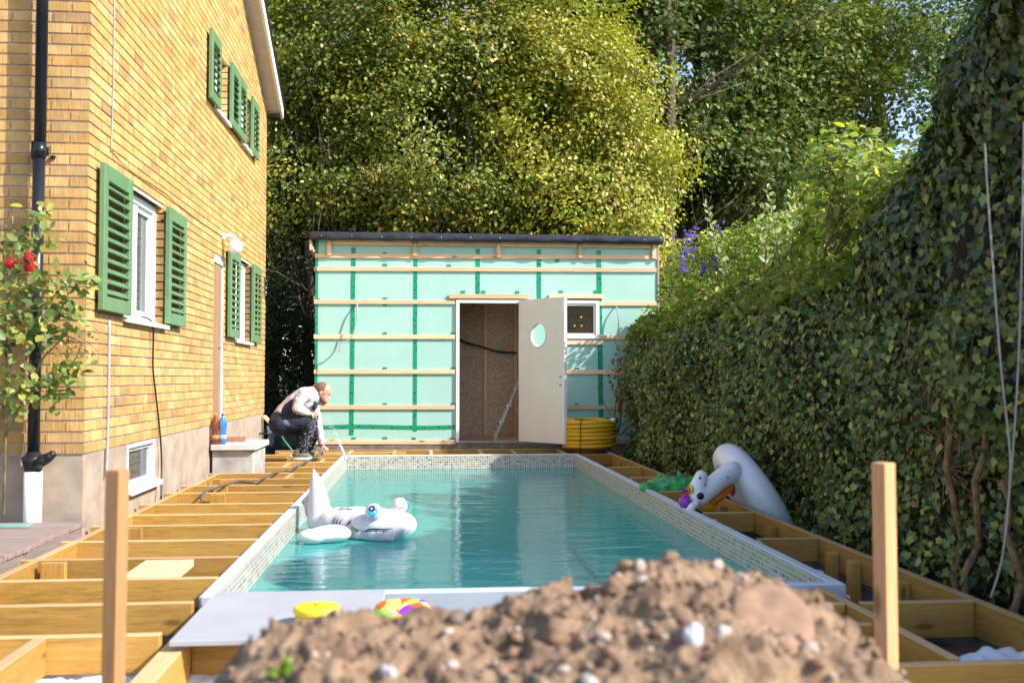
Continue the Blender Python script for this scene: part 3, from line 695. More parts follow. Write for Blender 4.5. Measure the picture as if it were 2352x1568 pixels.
for off, flip in ((TH/2, 0), (-TH/2, 1)):
    ring = []; outer = []
    for k in range(ns):
        a_ = 2*PI*k/ns; cx, cz = math.cos(a_), math.sin(a_)
        ring.append((RC[0]+RC[2]*.88*cx, RC[1]+RC[3]*.88*cz))
        # project onto door border
        t = min(((LN-RC[0])/cx if cx > 1e-6 else (-RC[0]/cx if cx < -1e-6 else 1e9)), ((z1-RC[1])/cz if cz > 1e-6 else ((z0-RC[1])/cz if cz < -1e-6 else 1e9)))
        outer.append((RC[0]+t*cx, RC[1]+t*cz))
    vs = [dp3(*p, off) for p in ring]+[dp3(*p, off) for p in outer]
    fs = [((k, (k+1) % ns, ns+(k+1) % ns, ns+k) if flip else (k, ns+k, ns+(k+1) % ns, (k+1) % ns)) for k in range(ns)]
    mb.add(vs, fs)
    for (sx_, zz) in sq:   # fill the four corners
        ca = math.atan2(zz-RC[1], sx_-RC[0]) % (2*PI); k0 = int(ca/(2*PI)*ns) % ns; ks = (k0, (k0+1) % ns)
        mb.add([dp3(sx_, zz, off), dp3(*outer[ks[0]], off), dp3(*outer[ks[1]], off)], [(0, 1, 2)])
vs = [dp3(RC[0]+RC[2]*.88*math.cos(2*PI*k/ns), RC[1]+RC[3]*.88*math.sin(2*PI*k/ns), o_) for o_ in (TH/2, -TH/2) for k in range(ns)]
mb.add(vs, [(k, (k+1) % ns, ns+(k+1) % ns, ns+k) for k in range(ns)])
for (p, q) in ((sq[0], sq[1]), (sq[1], sq[2]), (sq[2], sq[3]), (sq[3], sq[0])):
    mb.add([dp3(*p, TH/2), dp3(*q, TH/2), dp3(*q, -TH/2), dp3(*p, -TH/2)], [(0, 1, 2, 3)])
leaf = mb.build('door', M_DOORLEAF, shed)
mb = MB()
prof = [(.88, TH/2+.001), (.90, TH/2+.012), (.99, TH/2+.012), (1.0, TH/2+.001)]
vs = [dp3(RC[0]+RC[2]*s_*math.cos(2*PI*k/48), RC[1]+RC[3]*s_*math.sin(2*PI*k/48), o_) for (s_, o_) in prof for k in range(48)]
mb.add(vs, [(i*48+k, i*48+(k+1) % 48, (i+1)*48+(k+1) % 48, (i+1)*48+k) for i in range(3) for k in range(48)])
mb.add([dp3(RC[0]+RC[2]*.88*math.cos(2*PI*k/48), RC[1]+RC[3]*.88*math.sin(2*PI*k/48), o_) for o_ in (TH/2, -TH/2+.002) for k in range(48)], [(k, (k+1) % 48, 48+(k+1) % 48, 48+k) for k in range(48)])
mb.build('porthole_ring', M_WHITE, leaf, True)
mb = MB(); vs = [dp3(RC[0]+RC[2]*.87*math.cos(2*PI*k/48), RC[1]+RC[3]*.87*math.sin(2*PI*k/48), 0) for k in range(48)]; mb.add(vs, [tuple(range(48))])
mb.build('porthole_glass', glass_mat('clear_glass', (.2, .22, .22), .9), leaf)
mb = MB()
for z in (1.015, .90): mb.lathe(dp3(LN-.055, z, TH/2-.004), [(.018, 0), (.018, .01), (.008, .011)], 14, nr)
mb.lathe(dp3(LN-.055, .95, TH/2-.004), [(.001, 0), (.001, .001)], 4, nr)
mb.build('lock_hole', M_GREY, leaf)
ax = dr*.0015; mb = MB(); p = H+dr*(LN+.001); mb.obox((p.x, p.y, .97), ax, nr*.011, Vector((0, 0, .12))); mb.build('lock_plate', M_ALU, leaf)
p = H+dr*(LN+.012); MB().obox((p.x, p.y, (z0+z1)/2), dr*.011, nr*(TH/2+.004), Vector((0, 0, (z1-z0)/2+.004)), ch=.003).build('door_edge', M_WHITE, leaf)
# shed window
a, b_, c, d = WO; mb = MB(); t = .05
mb.box(a, b_, SY-.04, SY+.06, d-t, d, ch=.004); mb.box(a, b_, SY-.04, SY+.06, c, c+t, ch=.004); mb.box(a, a+t, SY-.039, SY+.06, c+t, d-t, ch=.004); mb.box(b_-t, b_, SY-.039, SY+.06, c+t, d-t, ch=.004)
mb.box(a+t+.004, b_-t-.004, SY-.022, SY+.02, c+t+.004, c+t+.03, ch=.003); mb.box(a+t+.004, b_-t-.004, SY-.022, SY+.02, d-t-.03, d-t-.004, ch=.003)
mb.box(a+t+.004, a+t+.03, SY-.021, SY+.02, c+t+.03, d-t-.03, ch=.003); mb.box(b_-t-.03, b_-t-.004, SY-.021, SY+.02, c+t+.03, d-t-.03, ch=.003)
wf = mb.build('window', M_WHITE, shed)
MB().box(a+t+.02, b_-t-.02, SY-.004, SY+.004, c+t+.02, d-t-.02).build('pane', M_GLASS, wf)
mb = MB()
for (u, v) in ((1320, 748), (1336, 748), (1335, 728)): p = ony(u, v, SY-.005); mb.lathe((p.x, SY-.0045, p.z), [(.014, 0), (.014, .001)], 14, (0, -1, 0))
mb.build('window_disc', plain('orange_disc', (.8, .4, .08), .5), wf)  # flat orange discs on the pane
MB().box(a-.01, b_+.01, SY-.045, SY-.01, d+.001, d+.018).build('head_flashing', plain('brown_flash', (.12, .05, .05), .5), wf)
# cables and things in the shed
def cable(name, pts, r, label, mat=None):
    o = wire(name, pts, r, mat or M_BLACK); tag(o, label, 'cable'); return o
cable('cable', [(sx(819), SY+.0, 2.07), (sx(821, 720), SY-.09, 2.0), (sx(821, 740), SY-.13, 1.86), (sx(813, 770), SY-.15, 1.62), (sx(797, 785), SY-.17, 1.51), (sx(787, 790), SY-.19, 1.49), (sx(781, 810), SY-.20, 1.36)], .010, 'grey cable end looping out of the mint green shed wall', M_GREY)
cable('cable', [(sx(1414), SY, 2.05), (sx(1417), SY-.10, 1.95), (sx(1417), SY-.12, 1.6), (sx(1414), SY-.13, 1.2), (sx(1412), SY-.14, .95)], .009, 'dark cable hanging on the shed wall close to the ivy', M_GREY)
cable('cable', [(.53, 15.63, 1.64), (.70, 15.6, 1.55), (.93, 15.56, 1.49), (1.2, 15.56, 1.41), (1.5, 15.6, 1.39)], .018, 'thick black cable slung across the bare boards inside the shed')
cable('cable', [(1.12, 15.66, 2.86), (1.10, 15.62, 2.5), (.98, 15.58, 2.24), (.80, 15.64, 2.14)], .007, 'thin black cable drooping from the ceiling inside the shed')
ld = thing('folded_ladder', 'folded aluminium step ladder with yellow feet leaning inside the shed doorway', 'ladder', (1.2, 15.2, .075))
A, B = Vector((1.10, 14.85, .10)), Vector((1.52, 14.85, 1.08))
for off in (0, .30):
    MB().bar(A+Vector((0, off, 0)), B+Vector((0, off, 0)), .02, .085, (0, 1, 0), ch=.004).build('rail', M_ALU, ld)
    MB().bar(A+Vector((-.02, off, -.027)), A+Vector((.03, off, .01)), .04, .11, (0, 1, 0)).build('foot', plain('yellow_foot', (.75, .42, .03), .5), ld)
for k in range(1, 4):
    p = A.lerp(B, k/4); MB().box(p.x-.04, p.x+.04, 14.865, 15.135, p.z-.012, p.z+.012).build('rung', M_ALU, ld)
MB().bar(B+Vector((.03, 0, -.1)), B+Vector((.02, 0, .04)), .05, .05, (0, 1, 0)).build('cap', plain('yellow_foot', (.75, .42, .03), .5), ld)
MB().bar((1.42, 15.0, .55), (1.75, 15.0, .10), .02, .05, (0, 1, 0)).build('stay', M_ALU, ld)

# ================================================================== POOL
pool = thing('swimming_pool', 'rectangular sunken swimming pool with beige mosaic walls and a pale rim', 'pool', (.53, 8.85, -1.55))
WX0, WX1, WY0, WY1, WZ, WD = -.945, 2.0, 4.78, 12.95, -.165, -1.3
def mosaic(name, ax, base_pal, grout, size=.029, blend=1.0, rough=.3):
    m, nt, b = new_mat(name); tc = nt.nodes.new('ShaderNodeTexCoord'); sep = N(nt, 'ShaderNodeSeparateXYZ'); nt.links.new(tc.outputs['Object'], sep.inputs[0])
    cmb = N(nt, 'ShaderNodeCombineXYZ'); cf = N(nt, 'ShaderNodeCombineXYZ'); masks = []
    for i, a in enumerate(ax):
        dv = N(nt, 'ShaderNodeMath', operation='DIVIDE', i_1=size); nt.links.new(sep.outputs[a], dv.inputs[0])
        fl = N(nt, 'ShaderNodeMath', operation='FLOOR'); nt.links.new(dv.outputs[0], fl.inputs[0]); nt.links.new(fl.outputs[0], cmb.inputs[i])
        fr = N(nt, 'ShaderNodeMath', operation='FRACT'); nt.links.new(dv.outputs[0], fr.inputs[0])
        pp = N(nt, 'ShaderNodeMath', operation='PINGPONG', i_1=.5); nt.links.new(fr.outputs[0], pp.inputs[0])
        gt = N(nt, 'ShaderNodeMath', operation='GREATER_THAN', i_1=.095); nt.links.new(pp.outputs[0], gt.inputs[0]); masks.append(gt.outputs[0])
    ml = N(nt, 'ShaderNodeMath', operation='MULTIPLY'); nt.links.new(masks[0], ml.inputs[0]); nt.links.new(masks[1], ml.inputs[1])
    wn = N(nt, 'ShaderNodeTexWhiteNoise', noise_dimensions='3D'); nt.links.new(cmb.outputs[0], wn.inputs['Vector'])
    n = nt.nodes.new('ShaderNodeValToRGB'); n.color_ramp.interpolation = 'CONSTANT'; set_stops(n, base_pal)
    nt.links.new(wn.outputs['Value'], n.inputs[0])
    c = mixc(nt, ml.outputs[0], grout, n.outputs[0]); nt.links.new(c, b.inputs['Base Color']); b.inputs['Roughness'].default_value = rough
    bump(nt, b, ml.outputs[0], .3, .002); return m
PAL = [(0, (.33, .27, .225)), (.3, (.26, .205, .17)), (.50, (.42, .36, .32)), (.66, (.31, .26, .24)), (.80, (.19, .14, .12)), (.93, (.07, .05, .06))]
GR = (.70, .64, .58)
DEEP = [(0, (.52, .86, .82)), (.35, (.46, .82, .79)), (.65, (.60, .90, .86)), (.9, (.38, .74, .72))]
mw_x = mosaic('mosaic_across', (0, 2), PAL, GR); mw_y = mosaic('mosaic_along', (1, 2), PAL, GR)
mf = mosaic('mosaic_floor', (0, 1), DEEP, (.62, .85, .82)); mdx = mosaic('mosaic_deep_across', (0, 2), DEEP, (.45, .7, .68)); mdy = mosaic('mosaic_deep_along', (1, 2), DEEP, (.45, .7, .68))
ZB = WZ-.17
def wallq(name, pts, mat): MB().add(pts, [(0, 1, 2, 3)]).build(name, mat, pool)
for (za, zb, mx_, my_) in ((ZB, -.004, mw_x, mw_y), (WD, ZB, mdx, mdy)):
    wallq('pool_wall', [(WX0, WY1, za), (WX1, WY1, za), (WX1, WY1, zb), (WX0, WY1, zb)], mx_)
    wallq('pool_wall', [(WX0, WY0, za), (WX1, WY0, za), (WX1, WY0, zb), (WX0, WY0, zb)], mx_)
    wallq('pool_wall', [(WX0, WY0, za), (WX0, WY1, za), (WX0, WY1, zb), (WX0, WY0, zb)], my_)
    wallq('pool_wall', [(WX1, WY0, za), (WX1, WY1, za), (WX1, WY1, zb), (WX1, WY0, zb)], my_)
MB().add([(WX0, WY0, WD), (WX1, WY0, WD), (WX1, WY1, WD), (WX0, WY1, WD)], [(0, 1, 2, 3)]).build('pool_floor', mf, pool)
RW = .055
mb = MB()
mb.box(WX0-RW, WX0, WY0-RW, WY1+RW, -.004, .008, ch=.002); mb.box(WX1, WX1+RW, WY0-RW, WY1+RW, -.004, .008, ch=.002)
mb.box(WX0, WX1, WY0-RW, WY0, -.004, .008, ch=.002); mb.box(WX0, WX1, WY1, WY1+RW, -.004, .008, ch=.002)
mb.build('rim', M_RIM, pool)
mb = MB()
mb.box(WX0-RW-.012, WX0-RW-.002, WY0-RW, WY1+RW, -1.4, .002); mb.box(WX1+RW+.002, WX1+RW+.012, WY0-RW, WY1+RW, -1.4, .002)
mb.box(WX0-RW, WX1+RW, WY0-RW-.012, WY0-RW-.002, -.5, .002); mb.box(WX0-RW, WX1+RW, WY1+RW+.002, WY1+RW+.012, -.5, .002)
mb.build('steel_shell', M_STEEL, pool)
mb = MB()
for k in range(9):
    y = WY0+.3+k*.95; mb.box(WX1+RW+.012, WX1+RW+.05, y, y+.05, -.4, -.005)
mb.box(1.1, 1.103, WY0-RW-.018, WY0-RW-.012, -.06, -.03)
mb.build('shell_brace', M_STEEL, pool)
# water
def water():
    m, nt, b = new_mat('pool_water'); nt.nodes.remove(b); out = nt.nodes['Material Output']
    v1 = coords(nt, (0.7, 2.2, 1)); v2 = coords(nt, (2.2, 5.0, 1), (0, 0, .12)); 
    h1 = tnoise(nt, v1, 2.2, 3, .5, .6); h2 = tnoise(nt, v2, 2.0, 4, .6, .8)
    add = N(nt, 'ShaderNodeMath', operation='MULTIPLY_ADD', i_1=.22); nt.links.new(h2, add.inputs[0]); nt.links.new(h1, add.inputs[2])
    bp = N(nt, 'ShaderNodeBump', i_Strength=1.0, i_Distance=.013); nt.links.new(add.outputs[0], bp.inputs['Height'])
    fr = N(nt, 'ShaderNodeFresnel', i_IOR=1.33); nt.links.new(bp.outputs[0], fr.inputs['Normal'])
    gl = N(nt, 'ShaderNodeBsdfGlossy', i_Roughness=.015); nt.links.new(bp.outputs[0], gl.inputs['Normal'])
    tr = N(nt, 'ShaderNodeBsdfTransparent'); tr.inputs[0].default_value = (.36, .97, .94, 1)
    rf = N(nt, 'ShaderNodeBsdfRefraction', i_IOR=1.33, i_Roughness=.0); rf.inputs[0].default_value = (.50, .90, .87, 1); nt.links.new(bp.outputs[0], rf.inputs['Normal'])
    mx = N(nt, 'ShaderNodeMixShader'); 
    df_ = N(nt, 'ShaderNodeBsdfDiffuse'); df_.inputs[0].default_value = (.16, .90, .82, 1); m0 = N(nt, 'ShaderNodeMixShader', i_0=.33)
    nt.links.new(tr.outputs[0], m0.inputs[1]); nt.links.new(df_.outputs[0], m0.inputs[2])
    nt.links.new(fr.outputs[0], mx.inputs[0]); nt.links.new(m0.outputs[0], mx.inputs[1]); nt.links.new(gl.outputs[0], mx.inputs[2])
    nt.links.new(mx.outputs[0], out.inputs[0])
    o = np_mesh('water', np.array([(WX0+.001, WY0+.001, WZ), (WX1-.001, WY0+.001, WZ), (WX1-.001, WY1-.001, WZ), (WX0+.001, WY1-.001, WZ)]), np.array([4]), np.array([0, 1, 2, 3]), m)
    tag(o, kind='structure')
water()

# ================================================================== DECK FRAMES
JH = .145; JT = .045
def joist(parent, axis, a, b_, pos, top=0.0, h=JH, t=JT, name='joist'):
    mb = MB(); j = random.uniform(-.002, .002)
    if axis == 'x': mb.box(a, b_, pos-t/2, pos+t/2, top-h+j, top+j, ch=.003)
    else: mb.box(pos-t/2, pos+t/2, a, b_, top-h+j, top+j, ch=.003)
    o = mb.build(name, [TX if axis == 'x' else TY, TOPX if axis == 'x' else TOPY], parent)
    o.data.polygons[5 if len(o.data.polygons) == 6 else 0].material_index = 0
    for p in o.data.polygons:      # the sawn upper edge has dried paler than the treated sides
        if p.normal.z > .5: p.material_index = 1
    return o
df = thing('deck_frame', 'sunlit timber deck frame of honey coloured joists between house and pool', 'deck frame', (-1.6, 8.5, GZ))
YS = [4.06, 4.62, 5.17, 5.76, 6.38, 7.0, 7.57, 8.16, 8.93, 9.54, 10.13, 10.74, 11.43, 12.06, 12.66, 13.27]
for i, y in enumerate(YS):
    xa = -3.0 if y < 5 else -2.6 if y < 6 else -2.28 if y < 6.7 else -2.22
    if 10.9 < y < 11.9: xa = -1.74
    if y == 10.13: xa = -2.05
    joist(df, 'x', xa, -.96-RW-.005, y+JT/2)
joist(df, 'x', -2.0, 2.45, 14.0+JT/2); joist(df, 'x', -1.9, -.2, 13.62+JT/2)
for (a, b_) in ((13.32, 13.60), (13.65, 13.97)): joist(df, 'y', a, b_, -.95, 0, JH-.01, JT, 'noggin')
BX = -2.125
segs = [4.62]+YS[2:12]
bounds = [y+JT/2 for y in YS]
for k in range(1, len(YS)-1):     # bearer seen as short pieces between joists, along the house
    a, b_ = bounds[k]+JT/2+.001, bounds[k+1]-JT/2-.001
    if 10.9 < (a+b_)/2 < 12.0: continue
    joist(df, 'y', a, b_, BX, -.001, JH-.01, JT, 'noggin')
# blocks and stub noggins
for (u, v, wd) in ((435, 0, 0),): pass
def block(cx, cy, w_, l_, top=-.002, h=.12, ax='x'):
    MB().box(cx-w_/2, cx+w_/2, cy-l_/2, cy+l_/2, top-h, top, ch=.003).build('block', TZ, df)
for (x, y) in ((-2.0, 5.70), (-1.93, 6.94), (-1.85, 9.5), (-1.75, 8.87), (-1.9, 10.06)): block(x, y, .13, .04)
cb = MB()
for k in range(3): cb.box(-1.52+k*.088, -1.435+k*.088, 5.225, 5.735, -.045, -.004, ch=.003)
cb.build('cross_board', M_PINE_Y, df)
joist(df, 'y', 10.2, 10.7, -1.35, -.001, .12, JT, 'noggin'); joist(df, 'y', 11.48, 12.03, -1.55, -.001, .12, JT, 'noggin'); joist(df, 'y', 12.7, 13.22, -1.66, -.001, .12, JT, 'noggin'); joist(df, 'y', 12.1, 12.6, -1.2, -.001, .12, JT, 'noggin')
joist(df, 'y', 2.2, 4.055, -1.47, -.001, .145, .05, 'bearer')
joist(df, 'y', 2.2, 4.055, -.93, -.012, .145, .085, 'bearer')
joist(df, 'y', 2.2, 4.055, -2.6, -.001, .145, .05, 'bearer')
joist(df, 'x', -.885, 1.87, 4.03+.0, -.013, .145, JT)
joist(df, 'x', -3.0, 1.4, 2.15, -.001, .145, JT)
rf_ = thing('deck_frame', 'shaded timber deck frame of beams and posts between the pool and the ivy', 'deck frame', (2.4, 8, GZ))
OX = 2.50
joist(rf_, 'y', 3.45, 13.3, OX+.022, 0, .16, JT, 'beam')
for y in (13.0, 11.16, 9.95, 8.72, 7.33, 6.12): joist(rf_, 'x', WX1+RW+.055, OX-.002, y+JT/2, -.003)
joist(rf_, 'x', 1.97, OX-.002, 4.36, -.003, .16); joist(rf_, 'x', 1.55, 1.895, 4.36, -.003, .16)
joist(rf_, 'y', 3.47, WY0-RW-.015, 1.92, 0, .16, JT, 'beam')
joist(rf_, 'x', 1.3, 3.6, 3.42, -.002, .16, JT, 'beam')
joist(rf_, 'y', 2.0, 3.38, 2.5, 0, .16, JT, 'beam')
for y in (12.35, 11.75, 10.55, 9.3, 8.05, 6.88, 5.85, 5.55, 4.98):
    MB().box(OX-.052, OX-.002, y-.045, y+.045, GZ-.05, -.045, ch=.003).build('post', TZ, rf_)
joist(rf_, 'x', -.2, OX-.002, 13.44, -.003, .1, JT) if False else None
ff = thing('deck_frame', 'narrow timber deck frame between the pool end and the shed', 'deck frame', (.8, 13.5, GZ))
for u in (905, 990, 1104, 1290, 1180):
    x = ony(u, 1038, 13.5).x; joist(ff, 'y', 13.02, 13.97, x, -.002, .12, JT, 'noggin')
joist(ff, 'x', -.19, 2.45, 13.55, -.03, .1) if False else None
tag(df, group='deck frames around the pool'); tag(rf_, group='deck frames around the pool'); tag(ff, group='deck frames around the pool')

# upright stakes
def stake(u0, u1, vtop, Y, label, tilt=0.0):
    c = ony((u0+u1)/2, vtop, Y); mb = MB()
    a_ = rad(-22) if u0 < 1000 else rad(24)
    e1 = Vector((math.cos(a_), math.sin(a_), 0))*.0235; e2 = Vector((-math.sin(a_), math.cos(a_), 0))*.0235
    mb.obox((c.x, Y, (c.z-.45)/2), e1, e2, Vector((tilt, 0, (c.z+.45)/2)), ch=.002)
    tag(mb.build('wooden_post', wood('z', (.52, .27, .115), 'stake', .75)), label, 'post', 'wooden posts standing before the pool')
stake(245, 288, 1078, 2.95, 'sunlit upright wooden post rising before the honey coloured joists', .004)
stake(2006, 2055, 1062, 2.75, 'upright wooden post rising between the soil heap and the ivy', -.002)

# ground cloths under the frames
def cloth(cx, cy, w_, l_, z, amp, label, seed, mat=M_CLOTH):
    n = 26; vs = []; fs = []
    for i in range(n):
        for k in range(n):
            x, y = (i/(n-1)-.5)*w_, (k/(n-1)-.5)*l_
            e = 1+.12*math.sin(4*math.atan2(y, x+1e-6)+seed)
            p = Vector((x*7+seed, y*7, seed)); vs.append((cx+x*e, cy+y*e, z+amp*(.5+mnoise.noise(p)+.5*mnoise.noise(p*2.3))))
    for i in range(n-1):
        for k in range(n-1): a = i*n+k; fs.append((a, a+n, a+n+1, a+1))
    o = MB().add(vs, fs).build('ground_cloth', mat, None, True); s_ = o.modifiers.new('thick', 'SOLIDIFY'); s_.thickness = .004
    return tag(o, label, 'cloth', 'crumpled cloths on the ground')
cloth(-1.3, 3.95, 1.3, 1.0, -.20, .08, 'large crumpled white cloth on the ground before the first joist', 1.0)
cloth(2.2, 5.45, .26, .5, -.22, .06, 'crumpled white cloth beside the near corner of the pool', 3.0)
cloth(2.2, 4.8, .5, .4, -.235, .05, 'white cloth lying below the beam behind the second wooden post', 4.0)
cloth(2.28, 3.85, .42, .35, -.20, .10, 'bunched white cloth between the two nearest shaded beams', 5.0)
cloth(2.18, 7.75, .2, .3, -.2, .06, 'small grey cloth under the inflatable unicorn', 6.0)
o = MB().lathe((-1.12, 3.30, -.11), [(.055, 0), (.055, .2)], 20, (.8, .5, .1)).build('drain_tube', plain('orange_pipe', (.80, .16, .02), .4, .05), None, True); tag(o, 'short orange drain tube lying beside the soil heap', 'pipe')
o = MB().chain([(-.72, 3.62, -.13), (-.6, 3.66, -.12)], [.05, .05]).build('drain_bend', plain('orange_pipe', (.80, .16, .02), .4, .05), None, True, .01); tag(o, 'orange pipe bend in the dark gap under the grey slab', 'pipe')
o = MB().tube([(2.1, 5.15, -.2), (2.3, 4.9, -.17), (2.45, 4.72, -.2)], .035, 10).build('drain_hose', M_BLACK, None, True); tag(o, 'black hose lying on the ground by the near pool corner', 'hose')
# hose on joists
hose_pts = []
for k, (u, v) in enumerate(((742, 1032), (735, 1040), (718, 1052), (700, 1062), (672, 1075), (668, 1080), (640, 1082), (600, 1100), (588, 1108), (545, 1106), (520, 1112), (500, 1118), (470, 1130), (462, 1146))):
    p = onz(u, v, .02 if k < 12 else .01); hose_pts.append(p)
o = wire('garden_hose', hose_pts, .011, plain('grey_hose', (.10, .10, .10), .5)); tag(o, 'dark garden hose lying across the sunlit joists towards the man', 'hose')

# ================================================================== THINGS BY THE POOL
o = MB().obox((-.545, 4.255, .021), Vector((.385, 0, 0)), Vector((-.0, .42, 0)), Vector((0, 0, .011)), ch=.003).build('grey_slab', plain('slab_grey', (.37, .385, .41), .6, .05, 3, .1, 200, .002)); tag(o, 'large thin grey slab lying over the near pool corner', 'slab')
tin = thing('yellow_tin', 'round yellow tub with lid standing on the grey slab', 'tub', (-.34, 4.13, .033))
c = ony(727, 1388, 4.04); tx, ty = c.x, 4.04
tin.location = (tx, ty, .033)
MB().lathe((tx, ty, .033), [(.078, 0), (.082, .01), (.084, .05)], 32).build('body', plain('yellow_tub', (.80, .50, .02), .35, .08, 12, .05), tin, True)
MB().lathe((tx, ty, .033), [(.088, .046), (.091, .050), (.091, .066), (.086, .072), (.078, .073), (.002, .074)], 32).build('lid', plain('yellow_lid', (.86, .62, .03), .3, .02), tin, True)
MB().ball((tx+.01, ty, .109), (.022, .012, .008)).build('knob', plain('yellow_knob', (.65, .42, .02), .4), tin, True)
# patterned swim toy
m, nt, b = new_mat('swim_toy'); vo = N(nt, 'ShaderNodeTexVoronoi', i_Scale=17.0); nt.links.new(coords(nt), vo.inputs['Vector'])
sep = N(nt, 'ShaderNodeSeparateColor'); nt.links.new(vo.outputs['Color'], sep.inputs[0])
n = nt.nodes.new('ShaderNodeValToRGB'); n.color_ramp.interpolation = 'CONSTANT'
set_stops(n, ((0, (.85, .12, .02)), (.35, (.85, .5, .12)), (.55, (.45, .75, .12)), (.68, (.25, .03, .5)), (.8, (.85, .68, .3))))
nt.links.new(sep.outputs[0], n.inputs[0]); nt.links.new(n.outputs[0], b.inputs['Base Color']); b.inputs['Roughness'].default_value = .25
c = ony(925, 1388, 4.0); mb = MB(); pts = [(c.x+.065*math.cos(a)*1.15, 4.05+.055*math.sin(a), .066) for a in np.linspace(0, 2*PI, 28, endpoint=False)]
mb.tube(pts, .047, 16, closed=True); o = mb.build('swim_ring', m, None, True); tag(o, 'small inflated swim ring in orange, purple and green at the grey slab edge', 'swim ring')

# yellow corrugated pipe coil
coil = thing('pipe_coil', 'coil of yellow corrugated pipe standing before the shed beside the ivy', 'pipe coil', (2.33, 13.72, -.003))
m, nt, b = new_mat('yellow_corrugated'); b.inputs['Base Color'].default_value = (.72, .40, .012, 1); b.inputs['Roughness'].default_value = .42
mb = MB(); cc_ = Vector((2.33, 13.72, 0)); R0 = .345; rt = .030; turns = 7; npt = 150; r_list = []; pts = []
for i in range(turns*npt+1):
    a = 2*PI*i/npt; z = .03+i/npt*.054+.003*math.sin(a*2.3); R_ = R0+.006*math.sin(a*.37+1); pts.append(cc_+Vector((R_*math.cos(a), R_*math.sin(a), z))); r_list.append(rt*(1.0 if i % 2 else .93))
mb.tube(pts, r_list, 10); mb.build('pipe', m, coil, True)
mb = MB(); pts = [cc_+Vector(((.345-.075*t)*math.cos(2*PI*t*1.6+.0), (.345-.075*t)*math.sin(2*PI*t*1.6), .40+.015*math.sin(t*9))) for t in np.linspace(.05, 1, 220)]
mb.tube(pts, [rt*(1 if i % 2 else .93) for i in range(220)], 10)
for R_ in (.28,):
    for z in (.06, .12, .18, .24, .30): mb.tube([cc_+Vector((R_*math.cos(a), R_*math.sin(a), z)) for a in np.linspace(0, 2*PI, 40, endpoint=False)], rt, 8, closed=True)
mb.build('pipe', m, coil, True)
sa = rad(-118)
mb = MB()
for a_ in (sa, rad(20), rad(130)):
    d_ = Vector((math.cos(a_), math.sin(a_), 0)); mb.tube([cc_+d_*.24+Vector((0, 0, .435)), cc_+d_*.345+Vector((0, 0, .438)), cc_+d_*.38+Vector((0, 0, .40)), cc_+d_*.383+Vector((0, 0, .2)), cc_+d_*.38+Vector((0, 0, .005)), cc_+d_*.3+Vector((0, 0, -.0))], .006, 6)
mb.build('strap', M_BLACK, coil)
mb = MB().tube([cc_+Vector((.27, -.21, .415)), cc_+Vector((.33, -.17, .42))], .034, 12); mb.build('pipe_end', M_WHITE, coil, True)
MB().tube([cc_+Vector((.332, -.169, .42)), cc_+Vector((.36, -.15, .42))], .036, 12).build('pipe_cap', M_BLACK, coil, True)

# ------------------------------------------------------------------ inflatables
M_VINYL = plain('white_vinyl', (.57, .57, .61), .28, .02, 3, .25, 14, .004, spec=.6)
def vinyl(name, c, r=.25): return plain(name, c, r, .04, 4, .2, 14, .004, spec=.6)
shark = thing('inflatable_shark', 'white inflatable shark ride with blue eyes floating in the pool', 'pool float', (-.55, 7.0, WZ))
# body axis: d1 along the body (tail to snout), d2 across (near side to far side)
def zc(x, y, s_=6.5333, cx=700, cy=1140): return ((cx+x/s_)/1.08844, (cy+y/s_)/1.08844)
sc0 = onz(*zc(1230, 1180), WZ+.06); d1 = Vector((.90, -.43, 0)).normalized(); d2 = Vector((.43, .90, 0)).normalized(); UPV = Vector((0, 0, 1))
C0 = Vector((-.393, 7.52, WZ)); d1 = Vector((.88, -.47, 0)).normalized(); d2 = Vector((.47, .88, 0)).normalized()
def sp(a, b_, c): return C0+d1*a+d2*b_+UPV*c
mb = MB()
Rm = Matrix((d1, d2, UPV)).transposed()
BL = ((.17, 0, .085, .185, .235, .12), (.04, 0, .09, .2, .225, .122), (-.10, 0, .09, .2, .195, .12), (-.24, 0, .085, .18, .16, .112), (-.37, 0, .08, .15, .12, .095), (.225, -.09, .075, .125, .14, .10), (.225, .09, .075, .125, .14, .10))
for (a, b_, c, ra, rb, rc) in BL: mb.ball(sp(a, b_, c), (ra, rb, rc), 22, 14, Rm)
body = mb.build('body', M_VINYL, shark, True, .012, 6)
mb = MB()
mb.chain([sp(-.42, 0, .12), sp(-.43, 0, .22), sp(-.445, 0, .32), sp(-.465, 0, .41), sp(-.48, 0, .475)], [.095, .082, .062, .036, .008], 14)
mb.chain([sp(-.34, 0, .13), sp(-.40, 0, .22)], [.06, .03], 14)
mb.build('dorsal_fin', M_VINYL, shark, True, .009, 4)
mb = MB()
def zs_(x, y, Y): return ony((700+x/6.5333)/1.08844, (1140+y/6.5333)/1.08844, Y)
mb.chain([zs_(590, 540, 7.85), zs_(520, 640, 7.85), zs_(440, 730, 7.85), zs_(375, 745, 7.85)], [.022, .034, .034, .018], 12)
mb.chain([zs_(520, 640, 7.85), zs_(500, 820, 7.84), zs_(520, 930, 7.8)], [.036, .05, .05], 12)
mb.build('tail_fin', vinyl('grey_vinyl', (.50, .52, .56)), shark, True, .010, 4)
for sg in (-1, 1):
    mb = MB(); Rf = Matrix(((d1+d2*sg*-.35).normalized(), (d2*sg+d1*.35).normalized()*sg, UPV)).transposed()
    mb.ball(sp(-.08, sg*.34, .058), (.135, .11, .064), 22, 12, Rf); mb.ball(sp(-.12, sg*.38, .055), (.125, .11, .060), 22, 12, Rf); mb.ball(sp(-.17, sg*.46, .05), (.11, .09, .055), 20, 12, Rf)
    mb.build('side_fin', M_VINYL, shark, True, .010, 5)
